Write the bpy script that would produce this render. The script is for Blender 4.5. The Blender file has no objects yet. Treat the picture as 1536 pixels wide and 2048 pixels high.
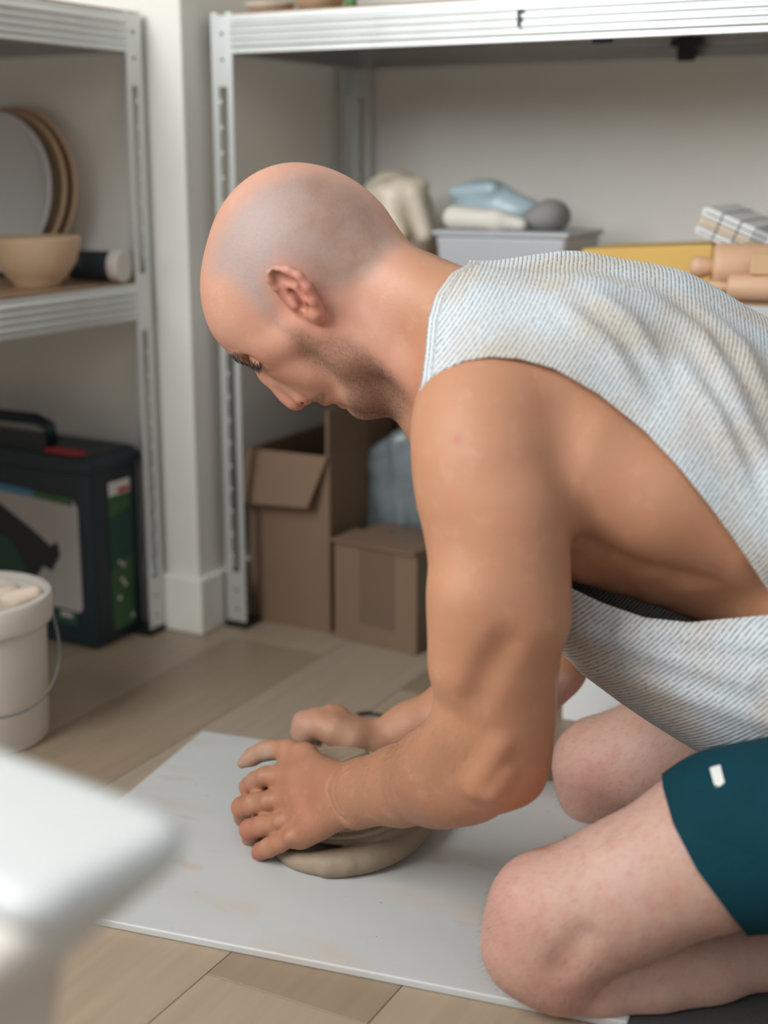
import bpy, bmesh, math, random
import numpy as np
from mathutils import Matrix, Vector

# ------------------------------------------------------------------ camera
F_PX, CAM_H = 2800.0, 0.69
TILT = math.atan(704 / F_PX)          # the lens looks this far below the horizon
YAW = math.radians(27.9)              # room axes: X along the right rack, Y towards the back wall
CT, ST, CA, SA = math.cos(TILT), math.sin(TILT), math.cos(YAW), math.sin(YAW)
scene = bpy.context.scene
col = scene.collection
cam_data = bpy.data.cameras.new('camera')
cam_data.sensor_fit = 'VERTICAL'
cam_data.sensor_height = 36.0
cam_data.lens = F_PX / 2048 * 36.0
cam_data.clip_start = 0.02
cam_data.dof.use_dof = True
cam_data.dof.focus_distance = 1.31
cam_data.dof.aperture_fstop = 2.8
camera = bpy.data.objects.new('camera', cam_data)
camera.location = (0, 0, CAM_H)
camera.rotation_euler = (math.pi / 2 - TILT, 0, YAW)
col.objects.link(camera)
scene.camera = camera

# ------------------------------------------------------------------ light and exposure
world = bpy.data.worlds.new('world')
scene.world = world
world.use_nodes = True
world.node_tree.nodes['Background'].inputs[0].default_value = (0.86, 0.94, 1.0, 1)
world.node_tree.nodes['Background'].inputs[1].default_value = 0.38
vs = scene.view_settings
vs.view_transform = 'Standard'
vs.look = 'None'
vs.gamma = 1.0
vs.use_curve_mapping = False
vs.exposure = 0.07


def area_light(name, loc, target, sx, sy, power, colour):
    d = bpy.data.lights.new(name, 'AREA')
    d.shape = 'RECTANGLE'
    d.size, d.size_y, d.energy, d.color = sx, sy, power, colour
    o = bpy.data.objects.new(name, d)
    o.location = loc
    o.rotation_euler = (Vector(target) - Vector(loc)).to_track_quat('-Z', 'Z').to_euler()
    col.objects.link(o)
    return o


def cw(x, y, z):
    """level frame of the camera (right, forward, up) to room coordinates"""
    return (x * CA - y * SA, x * SA + y * CA, z)


area_light('window_daylight', (-1.60, -0.45, 1.65), cw(0.0, 1.7, 0.75), 1.5, 1.3, 86, (0.95, 0.98, 1.0))
area_light('warm_fill_light', cw(1.1, -1.6, 2.0), cw(0.2, 1.4, 0.4), 1.8, 1.4, 13, (1.0, 0.94, 0.87))  # unseen warm fill lamp, added behind the camera to lift the shade

# ------------------------------------------------------------------ pixel helpers (directions; distances come from what things touch)


def cam_pt(px, py, Z):
    return np.array([(px - 768) / F_PX * Z, (py - 1024) / F_PX * Z, Z])


def to_world(c):
    c = np.asarray(c, dtype=np.float64)
    x = c[..., 0]
    y = c[..., 2] * CT - c[..., 1] * ST
    z = CAM_H - c[..., 2] * ST - c[..., 1] * CT
    return np.stack([x * CA - y * SA, x * SA + y * CA, z], axis=-1)


def on_z(px, py, z=0.0):
    return to_world(cam_pt(px, py, (CAM_H - z) / (ST + (py - 1024) / F_PX * CT)))


def on_axis(px, py, ax, val):
    o = to_world(np.zeros(3))
    d = to_world(cam_pt(px, py, 1.0)) - o
    return o + d * (val - o[ax]) / d[ax]


# ------------------------------------------------------------------ materials
MATS = {}


def hexc(r, g, b):
    """display 0..255 to linear"""
    def l(v):
        v /= 255
        return v / 12.92 if v <= 0.04045 else ((v + 0.055) / 1.055) ** 2.4
    return (l(r), l(g), l(b), 1)


def mat(name, colr, rough=0.6, metal=0.0, var=0.10, scale=30.0, bump=0.0, bscale=None, stretch=(1, 1, 1), spec=0.5, trans=0.0, alpha=1.0, coat=0.0, obj_coord=True):
    if name in MATS:
        return MATS[name]
    m = bpy.data.materials.new(name)
    m.use_nodes = True
    nt = m.node_tree
    b = nt.nodes['Principled BSDF']
    b.inputs['Roughness'].default_value = rough
    b.inputs['Metallic'].default_value = metal
    b.inputs['Specular IOR Level'].default_value = spec
    b.inputs['Transmission Weight'].default_value = trans
    b.inputs['Alpha'].default_value = alpha
    b.inputs['Coat Weight'].default_value = coat
    tc = nt.nodes.new('ShaderNodeTexCoord')
    mp = nt.nodes.new('ShaderNodeMapping')
    mp.inputs['Scale'].default_value = stretch
    nt.links.new(tc.outputs['Object'], mp.inputs['Vector'])
    nz = nt.nodes.new('ShaderNodeTexNoise')
    nz.inputs['Scale'].default_value = scale
    nz.inputs['Detail'].default_value = 5
    nt.links.new(mp.outputs['Vector'], nz.inputs['Vector'])
    mx = nt.nodes.new('ShaderNodeMix')
    mx.data_type = 'RGBA'
    lo = tuple(c * (1 - var) for c in colr[:3]) + (1,)
    hi = tuple(min(1, c * (1 + var)) for c in colr[:3]) + (1,)
    mx.inputs['A'].default_value = lo
    mx.inputs['B'].default_value = hi
    nt.links.new(nz.outputs['Fac'], mx.inputs['Factor'])
    nt.links.new(mx.outputs['Result'], b.inputs['Base Color'])
    if bump:
        n2 = nt.nodes.new('ShaderNodeTexNoise')
        n2.inputs['Scale'].default_value = bscale or scale * 4
        n2.inputs['Detail'].default_value = 6
        nt.links.new(mp.outputs['Vector'], n2.inputs['Vector'])
        bp = nt.nodes.new('ShaderNodeBump')
        bp.inputs['Strength'].default_value = bump
        bp.inputs['Distance'].default_value = 0.004
        nt.links.new(n2.outputs['Fac'], bp.inputs['Height'])
        nt.links.new(bp.outputs['Normal'], b.inputs['Normal'])
    MATS[name] = m
    return m


M_wall = mat('wall_paint', hexc(226, 223, 214), 0.85, var=0.03, scale=6, bump=0.06, bscale=160)
M_trim = mat('white_trim_paint', hexc(232, 229, 220), 0.5, var=0.03, scale=8)
M_steel = mat('galvanised_steel', hexc(212, 214, 212), 0.40, metal=0.65, var=0.10, scale=25, stretch=(1, 1, 0.3))
M_board = mat('chipboard', hexc(156, 124, 96), 0.8, var=0.22, scale=90)
M_black = mat('black_plastic', hexc(22, 26, 28), 0.45, var=0.1)
M_card = mat('brown_cardboard', hexc(122, 98, 77), 0.85, var=0.10, scale=14, bump=0.05, bscale=200, stretch=(1, 1, 0.15))
M_card_dark = mat('dark_cardboard', hexc(104, 84, 66), 0.85, var=0.12, scale=12)
M_tape = mat('brown_parcel_tape', hexc(112, 92, 74), 0.3, var=0.06)
M_clay_dry = mat('dry_pale_clay', hexc(214, 196, 174), 0.9, var=0.07, scale=40, bump=0.08, bscale=120)
M_bisque = mat('bisque_stoneware', hexc(196, 166, 134), 0.85, var=0.06, scale=40, bump=0.06, bscale=150)
M_glaze = mat('pale_grey_glaze', hexc(196, 196, 194), 0.35, var=0.04, scale=10)
M_white_pl = mat('white_plastic', hexc(236, 238, 236), 0.38, var=0.02, scale=10)
M_bucket = mat('bucket_plastic', hexc(206, 198, 188), 0.45, var=0.03, scale=12)
M_wire = mat('wire', hexc(150, 152, 150), 0.4, metal=0.8)
M_case = mat('dark_green_case_plastic', hexc(13, 36, 42), 0.45, var=0.15, scale=20)
M_green = mat('green_print', hexc(56, 92, 54), 0.6, var=0.25, scale=18)
M_greend = mat('dark_green_print', hexc(28, 66, 54), 0.6, var=0.25, scale=18)
M_white_print = mat('white_print', hexc(214, 208, 200), 0.6, var=0.03)
M_grey_print = mat('grey_print', hexc(168, 162, 156), 0.6, var=0.05)
M_red_print = mat('red_print', hexc(176, 50, 56), 0.6, var=0.05)
M_blue_print = mat('blue_print', hexc(70, 122, 150), 0.6, var=0.05)
M_black_print = mat('black_print', hexc(24, 28, 30), 0.5, var=0.05)
M_film = mat('clear_plastic_film', hexc(178, 186, 188), 0.2, var=0.25, scale=12, bump=0.8, bscale=25, trans=0.35, alpha=0.75)
M_film_bag = mat('clay_bag_film', hexc(206, 194, 174), 0.4, var=0.14, scale=14, bump=0.7, bscale=26)
M_blue_bag = mat('pale_blue_film', hexc(168, 188, 194), 0.35, var=0.10, scale=10, bump=0.3, bscale=30)
M_grey_pl = mat('grey_translucent_plastic', hexc(176, 178, 182), 0.4, var=0.05, scale=8)
M_grey_cl = mat('grey_cloth', hexc(140, 138, 136), 0.9, var=0.12, scale=30, bump=0.2, bscale=60)
M_yellow = mat('yellow_board', hexc(216, 176, 92), 0.6, var=0.06, scale=20)
M_wood = mat('turned_beech', hexc(214, 172, 138), 0.5, var=0.08, scale=12, stretch=(8, 8, 1))
M_wood2 = mat('pale_wood_block', hexc(218, 178, 134), 0.55, var=0.1, scale=12, stretch=(1, 6, 6))
M_towel = mat('white_tea_towel', hexc(224, 224, 220), 0.95, var=0.04, scale=60, bump=0.2, bscale=300)
M_towel2 = mat('cream_tea_towel', hexc(222, 204, 182), 0.95, var=0.04, scale=60, bump=0.2, bscale=300)
M_stripe = mat('charcoal_woven_stripe', hexc(70, 82, 90), 0.95, var=0.1)
M_mat = mat('charcoal_floor_mat', hexc(58, 56, 54), 0.95, var=0.15, scale=120, bump=0.3, bscale=300)
M_clay = mat('wet_grey_clay', hexc(146, 129, 108), 0.6, var=0.16, scale=30, bump=0.35, bscale=70, spec=0.4)
M_terra = mat('brown_glazed_pot', hexc(120, 90, 66), 0.5, var=0.1)
M_leaf = mat('green_label', hexc(92, 140, 80), 0.6)


# ------------------------------------------------------------------ mesh helpers
class MB:
    def __init__(self):
        self.v, self.f = [], []

    def add(self, v, f):
        n = len(self.v)
        self.v += [tuple(map(float, p)) for p in v]
        self.f += [tuple(i + n for i in q) for q in f]
        return self

    def box(self, x0, x1, y0, y1, z0, z1):
        v = [(x, y, z) for z in (z0, z1) for y in (y0, y1) for x in (x0, x1)]
        return self.add(v, [(0, 2, 3, 1), (4, 5, 7, 6), (0, 1, 5, 4), (2, 6, 7, 3), (0, 4, 6, 2), (1, 3, 7, 5)])

    def prism(self, pts, axis, a, b):
        """closed 2-D outline extruded along an axis; outline coords fill the other two axes in order"""
        n = len(pts)
        v = []
        for t in (a, b):
            for p in pts:
                q = [p[0], p[1]]
                q.insert(axis, t)
                v.append(q)
        f = [tuple(range(n)), tuple(range(2 * n - 1, n - 1, -1))]
        f += [(i, n + i, n + (i + 1) % n, (i + 1) % n) for i in range(n)]
        return self.add(v, f)

    def lathe(self, prof, seg=48, c=(0, 0, 0)):
        v = []
        for r, z in prof:
            for k in range(seg):
                a = 2 * math.pi * k / seg
                v.append((c[0] + r * math.cos(a), c[1] + r * math.sin(a), c[2] + z))
        f = []
        for i in range(len(prof) - 1):
            for k in range(seg):
                k2 = (k + 1) % seg
                f.append((i * seg + k, i * seg + k2, (i + 1) * seg + k2, (i + 1) * seg + k))
        return self.add(v, f)

    def tube(self, path, r, seg=10, closed=False):
        P = [Vector(p) for p in path]
        n = len(P)
        v = []
        up = Vector((0.123, 0.31, 0.94))
        for i in range(n):
            t = (P[(i + 1) % n] - P[i - 1]) if closed else (P[min(i + 1, n - 1)] - P[max(i - 1, 0)])
            t.normalize()
            a = t.cross(up).normalized()
            b = t.cross(a)
            rr = r[i] if hasattr(r, '__len__') else r
            for k in range(seg):
                g = 2 * math.pi * k / seg
                v.append(P[i] + a * rr * math.cos(g) + b * rr * math.sin(g))
        f = []
        for i in range(n if closed else n - 1):
            j = (i + 1) % n
            for k in range(seg):
                k2 = (k + 1) % seg
                f.append((i * seg + k, i * seg + k2, j * seg + k2, j * seg + k))
        if not closed:
            f.append(tuple(range(seg))[::-1])
            f.append(tuple(range((n - 1) * seg, n * seg)))
        return self.add(v, f)

    def build(self, name, m, parent=None, smooth=False, bevel=0.0, loc=None, rot=None, solid=0.0, sub=0):
        me = bpy.data.meshes.new(name)
        me.from_pydata(self.v, [], self.f)
        bm = bmesh.new()
        bm.from_mesh(me)
        bmesh.ops.recalc_face_normals(bm, faces=bm.faces)
        bm.to_mesh(me)
        bm.free()
        if smooth:
            me.polygons.foreach_set('use_smooth', [True] * len(me.polygons))
        me.materials.append(m)
        o = bpy.data.objects.new(name, me)
        col.objects.link(o)
        if parent:
            o.parent = parent
        if loc is not None:
            o.location = tuple(map(float, loc))
        if rot is not None:
            o.rotation_euler = rot
        if solid:
            s = o.modifiers.new('thickness', 'SOLIDIFY')
            s.thickness = solid
            s.offset = 0
        if bevel:
            s = o.modifiers.new('edge', 'BEVEL')
            s.width = bevel
            s.segments = 3
            s.limit_method = 'ANGLE'
        if sub:
            s = o.modifiers.new('smooth', 'SUBSURF')
            s.levels = s.render_levels = sub
        return o


def tag(o, label, cat, group=None):
    o['label'] = label
    o['category'] = cat
    if group:
        o['group'] = group
    return o


def struct(o):
    o['kind'] = 'structure'
    return o


def empty(name, loc=(0, 0, 0), rz=0.0):
    o = bpy.data.objects.new(name, None)
    o.location = tuple(map(float, loc))
    o.rotation_euler = (0, 0, rz)
    o.empty_display_size = 0.05
    col.objects.link(o)
    return o


rng = random.Random(7)

# ------------------------------------------------------------------ the room
CORN_X, CORN_Y, BACK_Y = -1.178, 1.636, 2.098
floor = struct(MB().box(-2.2, 1.6, -1.0, 2.3, -0.05, -0.012).build('floor', mat('floor_underlay', hexc(92, 78, 64), 0.9)))


def plank_mat(name, c):
    m = mat(name, c, 0.42, var=0.16, scale=9, stretch=(9, 0.7, 1), bump=0.05, bscale=40, spec=0.4)
    return m


PLANK = [plank_mat('oak_laminate_pale', hexc(162, 143, 121)), plank_mat('oak_laminate_mid', hexc(146, 127, 105)),
         plank_mat('oak_laminate_tan', hexc(138, 119, 98)), plank_mat('oak_laminate_grey', hexc(157, 141, 122))]
PW, PL = 0.16, 1.28
base_mesh = {}
for i in range(-11, 13):
    x0 = -0.487 + (i - 1) * PW
    if x0 < -2.15 or x0 > 1.4:
        continue
    off = {0: 0.0}.get(i, (i * 0.47) % 1.0) * PL
    y = 0.89 - 3 * PL + (off if i else 0)
    while y < 2.28:
        ya, yb = max(y, -0.98), min(y + PL, 2.28)
        y += PL
        if yb - ya < 0.05:
            continue
        key = (round(yb - ya, 4), rng.randrange(4))
        if key not in base_mesh:
            w = 0.0004
            o = MB().box(w, PW - w, w, yb - ya - w, -0.012, 0.0).build('plank', PLANK[key[1]], floor, bevel=0.0006)
            base_mesh[key] = o
        else:
            src = base_mesh[key]
            o = src.copy()
            col.objects.link(o)
            o.parent = floor
        o.location = (x0, ya, 0)

wall_left = struct(MB().box(-1.72, CORN_X, CORN_Y, BACK_Y + 0.1, 0, 2.5).build('wall_left', M_wall, bevel=0.004))
wall_back = struct(MB().box(CORN_X, 1.6, BACK_Y, BACK_Y + 0.1, 0, 2.5).build('wall_back', M_wall))
wall_far_left = struct(MB().box(-1.82, -1.72, -1.0, BACK_Y + 0.1, 0, 2.5).build('wall_far_left', M_wall))


def baseboard(name, x0, x1, y0, y1):
    return struct(MB().box(x0, x1, y0, y1, 0, 0.088).build(name, M_trim, bevel=0.004))


BB = 0.011
baseboard('baseboard_left', -1.72, CORN_X + BB, CORN_Y - BB, CORN_Y)
baseboard('baseboard_side', CORN_X, CORN_X + BB, CORN_Y, BACK_Y)
baseboard('baseboard_back', CORN_X + BB, 1.6, BACK_Y - BB, BACK_Y)


# ------------------------------------------------------------------ shelving racks
def rack(loc, rz, label, L=0.9, D=0.4, H=0.886, mid=0.525):
    r = empty('shelving_rack', loc, rz)
    tag(r, label, 'shelf')
    W, T = 0.034, 0.0016
    BH = 0.05

    def flange(m, u0, flip, axis, other):
        """one flange of a corner post: two strips, teeth into the slot between them, solid ends"""
        def bar(a, b, z0, z1):
            a, b = (u0 - b, u0 - a) if flip else (u0 + a, u0 + b)
            if axis == 'x':
                m.box(a, b, other - T / 2, other + T / 2, z0, z1)
            else:
                m.box(other - T / 2, other + T / 2, a, b, z0, z1)
        bar(0, 0.011, 0.004, H)
        bar(0.0245, W, 0.004, H)
        bar(0.011, 0.0245, 0.004, 0.088)
        bar(0.011, 0.0245, H - 0.098, H - 0.004)
        bar(0.011, 0.0245, mid - 0.07, mid + 0.01)
        z = 0.11
        while z < H - 0.11:
            if not (mid - 0.08 < z < mid + 0.02):
                bar(0.011, 0.0155, z, z + 0.006)
            z += 0.0345
    for xe in (0, 1):
        for ye in (0, 1):
            m = MB()
            px, py = (L if xe else 0), (D if ye else 0)
            flange(m, px, xe, 'x', py)
            flange(m, py, ye, 'y', px)
            p = m.build('post', M_steel, r)
            fx = (px - W - 0.001, px + 0.002) if xe else (px - 0.002, px + W + 0.001)
            fy = (py - W - 0.001, py + 0.002) if ye else (py - 0.002, py + W + 0.001)
            MB().box(fx[0], fx[1], fy[0], fy[1], 0.0, 0.011).build('foot', M_black, p, bevel=0.001)
            for z in (H - 0.028, H - 0.062, 0.03, 0.06):
                yy = py + (0.0012 if ye else -0.0012)
                xx = px + (-0.0178 if xe else 0.0178)
                MB().lathe([(0.0001, -0.0006), (0.0022, -0.0006), (0.0022, 0.0006), (0.0001, 0.0006)], 12).build(
                    'rivet_hole', M_black, p, loc=(xx, yy, z), rot=(math.pi / 2, 0, 0))

    def profile(out):
        """ridged beam section: (outward, height)"""
        pts, n = [], 4
        pts.append((0.0, 0.0))
        for i in range(n):
            z = 0.010 + i * 0.0095
            pts += [(0.0, z - 0.004), (0.0028, z - 0.001), (0.0028, z + 0.0016), (0.0, z + 0.0045)]
        inner = [(a - 0.0014, z) for a, z in pts[1:]][::-1]
        pts += [(0.0, BH), (-0.0014, BH)] + inner
        pts += [(-0.0014, 0.0015), (-0.016, 0.0015), (-0.016, 0.0)]
        return pts
    for zt in (H - 0.001, mid):
        z0 = zt - BH - 0.003
        for ye in (0, 1):
            y = D if ye else 0
            s = 1 if ye else -1
            MB().prism([(y + s * (0.0012 + a), z0 + b) for a, b in profile(1)], 0, W * 0.98, L - W * 0.98).build('beam', M_steel, r)
        for xe in (0, 1):
            x = L if xe else 0
            s = 1 if xe else -1
            m = MB().prism([(x + s * (-0.002 + a), z0 + b) for a, b in profile(1)], 1, 0.004, D - 0.004)
            m.build('side_beam', M_steel, r)
        MB().box(0.003, L - 0.003, 0.003, D - 0.003, zt - 0.006, zt).build('shelf_board', M_board, r)
        c = MB().prism([(L * 0.62 - 0.02, z0 + 0.03), (L * 0.62 + 0.02, z0 + 0.03), (L * 0.62 + 0.02, z0 + 0.045), (L * 0.62 - 0.02, z0 + 0.045)], 1, 0.0, D)
        c.v = [(a, b, d) for a, b, d in c.v]
        cb = c.build('centre_bar', M_steel, r)
        for yy in (0.03, D - 0.012):
            m = MB().box(L * 0.62 - 0.012, L * 0.62 + 0.012, yy - 0.012, yy - 0.002, z0 - 0.004, z0 + 0.03)
            m.box(L * 0.62 - 0.022, L * 0.62 + 0.022, yy - 0.014, yy - 0.0, z0 + 0.016, z0 + 0.028)
            m.build('clip', M_black, cb, bevel=0.001)
    return r


rack_right = rack((-1.161, 1.684, 0), 0, 'galvanised steel shelving rack holding clay bags and tea towels above cardboard boxes')
rack_left = rack((-1.235, 0.722, 0), math.pi / 2, 'galvanised steel shelving rack holding plates and a bowl above a dark green case')
SHELF_Z, TOP_Z = 0.525, 0.885

# ------------------------------------------------------------------ implicit-surface modelling (sparse surface nets)
def cone(a, b, ra, rb, k=0.01):
    return ('c', np.array(a, float), np.array(b, float), ra, rb, k, 1)


def ball(c, r, k=0.01):
    return ('c', np.array(c, float), np.array(c, float) + 1e-6, r, r, k, 1)


def ell(c, rad, axes=None, k=0.01):
    A = np.eye(3) if axes is None else np.array(axes, float)
    A = A / np.linalg.norm(A, axis=1)[:, None]
    return ('e', np.array(c, float), np.array(rad, float), A, None, k, 1)


def cut(pr):
    return pr[:6] + (-1,)


def chain(pts, k=0.01):
    return [cone(p[0], q[0], p[1], q[1], k) for p, q in zip(pts[:-1], pts[1:])]


def prim_d(pr, P):
    if pr[0] == 'c':
        a, b = pr[1].astype(np.float32), pr[2].astype(np.float32)
        ab = b - a
        pa = P - a
        t = np.clip((pa @ ab) / max(float(ab @ ab), 1e-12), 0, 1)
        d = pa - t[..., None] * ab
        return np.sqrt((d * d).sum(-1)) - (pr[3] + (pr[4] - pr[3]) * t)
    q = (P - pr[1].astype(np.float32)) @ pr[3].T.astype(np.float32)
    r = pr[2].astype(np.float32)
    u = q / r
    k0 = np.sqrt((u * u).sum(-1)) + 1e-9
    w = u / r
    k1 = np.sqrt((w * w).sum(-1)) + 1e-9
    return k0 * (k0 - 1) / k1


def bound(pr):
    if pr[0] == 'c':
        return (pr[1] + pr[2]) / 2, np.linalg.norm(pr[1] - pr[2]) / 2 + max(pr[3], pr[4])
    return pr[1], max(pr[2])


def smin(a, b, k):
    h = np.maximum(k - np.abs(a - b), 0) / k
    return np.minimum(a, b) - h * h * k * 0.25


def eval_groups(groups, P):
    """plain evaluation, P (N,3)"""
    D = None
    for kj, prims, *flag in groups:
        g = np.full(P.shape[0], 1.0, np.float32)
        for pr in prims:
            d = prim_d(pr, P)
            g = smin(g, d, pr[5]) if pr[6] > 0 else -smin(-g, d, pr[5])
        D = g if D is None else (-smin(-D, g, kj) if flag else smin(D, g, kj))
    return D


def surface(groups, cell, n=14):
    """groups: [(join_k, [prims])]; returns verts, quads of the zero set"""
    lo = np.full(3, 1e9)
    hi = -lo
    for _, prims, *flag in groups:
        for pr in prims:
            if pr[6] > 0:
                c, r = bound(pr)
                lo = np.minimum(lo, c - r - 0.01)
                hi = np.maximum(hi, c + r + 0.01)
    B = cell * n
    nb = np.ceil((hi - lo) / B).astype(int) + 1
    ii = np.stack(np.meshgrid(*[np.arange(m) for m in nb], indexing='ij'), -1).reshape(-1, 3)
    cen = (lo + (ii + 0.5) * B).astype(np.float32)
    d = np.concatenate([eval_groups(groups, c) for c in np.array_split(cen, max(1, len(cen) // 40000))])
    act = ii[np.abs(d) < B * 0.866 * 1.7 + 0.012]
    org = (lo + act * B).astype(np.float32)
    cen = org + np.float32(B / 2)
    m = len(act)
    N = n + 1
    gi = np.stack(np.meshgrid(*[np.arange(N)] * 3, indexing='ij'), -1).reshape(-1, 3).astype(np.float32) * np.float32(cell)
    D = np.full((m, N ** 3), 1.0, np.float32)
    half = B * 0.866
    for kj, prims, *flag in groups:
        near = np.zeros(m, bool)
        lists = []
        for pr in prims:
            c, r = bound(pr)
            if pr[0] == 'c':
                a, b = pr[1], pr[2]
                ab = b - a
                t = np.clip(((cen - a) @ ab) / max(ab @ ab, 1e-12), 0, 1)
                dist = np.linalg.norm(cen - a - t[:, None] * ab, axis=1) - max(pr[3], pr[4])
            else:
                dist = np.linalg.norm(cen - c, axis=1) - r
            w = dist < half + max(pr[5], kj) * 1.5 + 0.010
            lists.append(w)
            if pr[6] > 0:
                near |= w
        if not near.any():
            continue
        pos = np.cumsum(near) - 1
        G = np.full((int(near.sum()), N ** 3), 1.0, np.float32)
        for pr, w in zip(prims, lists):
            idx = np.nonzero(w & near)[0]
            for s in range(0, len(idx), 300):
                j = idx[s:s + 300]
                P = org[j][:, None, :] + gi[None]
                dd = prim_d(pr, P)
                gj = G[pos[j]]
                G[pos[j]] = smin(gj, dd, pr[5]) if pr[6] > 0 else -smin(-gj, dd, pr[5])
        idx = np.nonzero(near)[0]
        for s in range(0, len(idx), 800):
            j = idx[s:s + 800]
            D[j] = -smin(-D[j], G[pos[j]], kj) if flag else smin(D[j], G[pos[j]], kj)
    D = D.reshape(m, N, N, N)
    # cell vertices
    S = D < 0
    corners = [(a, b, c) for a in (0, 1) for b in (0, 1) for c in (0, 1)]
    cnt = sum(S[:, a:a + n, b:b + n, c:c + n].astype(np.int8) for a, b, c in corners)
    bi, ci, cj, ck = np.nonzero((cnt > 0) & (cnt < 8))
    acc = np.zeros((len(bi), 3), np.float32)
    num = np.zeros(len(bi), np.float32)
    for a in corners:
        for ax in range(3):
            if a[ax]:
                continue
            b = list(a)
            b[ax] = 1
            va = D[bi, ci + a[0], cj + a[1], ck + a[2]]
            vb = D[bi, ci + b[0], cj + b[1], ck + b[2]]
            x = (va < 0) != (vb < 0)
            t = np.where(x, va / np.where(x, va - vb, 1), 0)
            p = np.tile(np.array(a, np.float32), (len(bi), 1))
            p[:, ax] += t
            acc += p * x[:, None]
            num += x
    G = nb * n + 4
    cellidx = act[bi] * n + np.stack([ci, cj, ck], -1)
    V = lo + (cellidx + acc / num[:, None]) * cell
    key = (cellidx[:, 0].astype(np.int64) * G[1] + cellidx[:, 1]) * G[2] + cellidx[:, 2]
    order = np.argsort(key)
    ks = key[order]

    def look(c):
        kk = (c[:, 0].astype(np.int64) * G[1] + c[:, 1]) * G[2] + c[:, 2]
        p = np.minimum(np.searchsorted(ks, kk), len(ks) - 1)
        return np.where(ks[p] == kk, order[p], -1)
    quads = []
    for ax in range(3):
        u, v = [(1, 2), (2, 0), (0, 1)][ax]
        sl = [slice(0, n)] * 3
        sh = list(sl)
        sh[ax] = slice(1, n + 1)
        A = S[:, sl[0], sl[1], sl[2]]
        Bq = S[:, sh[0], sh[1], sh[2]]
        e = np.nonzero(A != Bq)
        c = act[e[0]] * n + np.stack(e[1:], -1)
        flip = A[e]
        q = []
        for du, dv in ((0, 0), (-1, 0), (-1, -1), (0, -1)):
            cc = c.copy()
            cc[:, u] += du
            cc[:, v] += dv
            q.append(look(cc))
        q = np.stack(q, -1)
        q = np.where(flip[:, None], q, q[:, ::-1])
        quads.append(q[(q >= 0).all(1)])
    return V, np.concatenate(quads)


def relax(V, Q, it=2, lam=0.5):
    e = np.concatenate([Q[:, [0, 1]], Q[:, [1, 2]], Q[:, [2, 3]], Q[:, [3, 0]]])
    e = np.concatenate([e, e[:, ::-1]])
    deg = np.maximum(np.bincount(e[:, 0], minlength=len(V)), 1)[:, None]
    for _ in range(it):
        s = np.stack([np.bincount(e[:, 0], V[e[:, 1], k], len(V)) for k in range(3)], -1) / deg
        V = V + lam * (s - V)
    return V


def np_mesh(name, V, Fc, m, parent=None, attrs=None, smooth=True):
    """numpy verts and equal-length faces to a mesh object"""
    me = bpy.data.meshes.new(name)
    nf, k = Fc.shape
    me.vertices.add(len(V))
    me.vertices.foreach_set('co', np.ascontiguousarray(V, np.float32).ravel())
    me.loops.add(nf * k)
    me.loops.foreach_set('vertex_index', np.ascontiguousarray(Fc, np.int32).ravel())
    me.polygons.add(nf)
    me.polygons.foreach_set('loop_start', np.arange(0, nf * k, k, dtype=np.int32))
    me.update(calc_edges=True)
    me.polygons.foreach_set('use_smooth', np.full(nf, smooth))
    for an, av in (attrs or {}).items():
        if av.ndim == 1:
            at = me.attributes.new(an, 'FLOAT', 'POINT')
            at.data.foreach_set('value', av.astype(np.float32))
        else:
            at = me.attributes.new(an, 'FLOAT_COLOR', 'POINT')
            c = np.concatenate([av, np.ones((len(av), 1))], 1).astype(np.float32)
            at.data.foreach_set('color', c.ravel())
    me.validate()
    me.materials.append(m)
    o = bpy.data.objects.new(name, me)
    col.objects.link(o)
    if parent:
        o.parent = parent
    return o


def clip_tris(T, V, s, extra=()):
    """keep the part of triangles T where s<=0; cut cleanly across edges. returns V, T, extra"""
    s = np.where(np.abs(s) < 1e-7, -1e-7, s)
    ins = s[T] <= 0
    c = ins.sum(1)
    keep = T[c == 3]
    newV, newT, base = [], [], len(V)
    cache = {}
    ex = [[] for _ in extra]

    def mid(i, j):
        kk = (i, j) if i < j else (j, i)
        if kk not in cache:
            t = s[i] / (s[i] - s[j])
            cache[kk] = base + len(newV)
            newV.append(V[i] + t * (V[j] - V[i]))
            for q, a in zip(ex, extra):
                q.append(a[i] + t * (a[j] - a[i]))
        return cache[kk]
    for tri, f in zip(T[(c == 1) | (c == 2)], ins[(c == 1) | (c == 2)]):
        k = f.sum()
        if k == 1:
            a = int(np.nonzero(f)[0][0])
            i, j, l = tri[a], tri[(a + 1) % 3], tri[(a + 2) % 3]
            newT.append((i, mid(i, j), mid(i, l)))
        else:
            a = int(np.nonzero(~f)[0][0])
            i, j, l = tri[a], tri[(a + 1) % 3], tri[(a + 2) % 3]
            x, y = mid(i, j), mid(i, l)
            newT += [(x, j, l), (x, l, y)]
    V2 = np.concatenate([V, np.array(newV)]) if newV else V
    T2 = np.concatenate([keep, np.array(newT, int)]) if newT else keep
    ex2 = [np.concatenate([a, np.array(q)]) if q else a for a, q in zip(extra, ex)]
    used = np.unique(T2)
    remap = np.full(len(V2), -1)
    remap[used] = np.arange(len(used))
    return V2[used], remap[T2], [a[used] for a in ex2]


def tris(Q):
    return np.concatenate([Q[:, [0, 1, 2]], Q[:, [0, 2, 3]]])


def blob(name, groups, m, cell=0.004, parent=None, it=2):
    V, Q = surface(groups, cell)
    V = relax(V, Q, it)
    return np_mesh(name, V, Q, m, parent)


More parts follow.
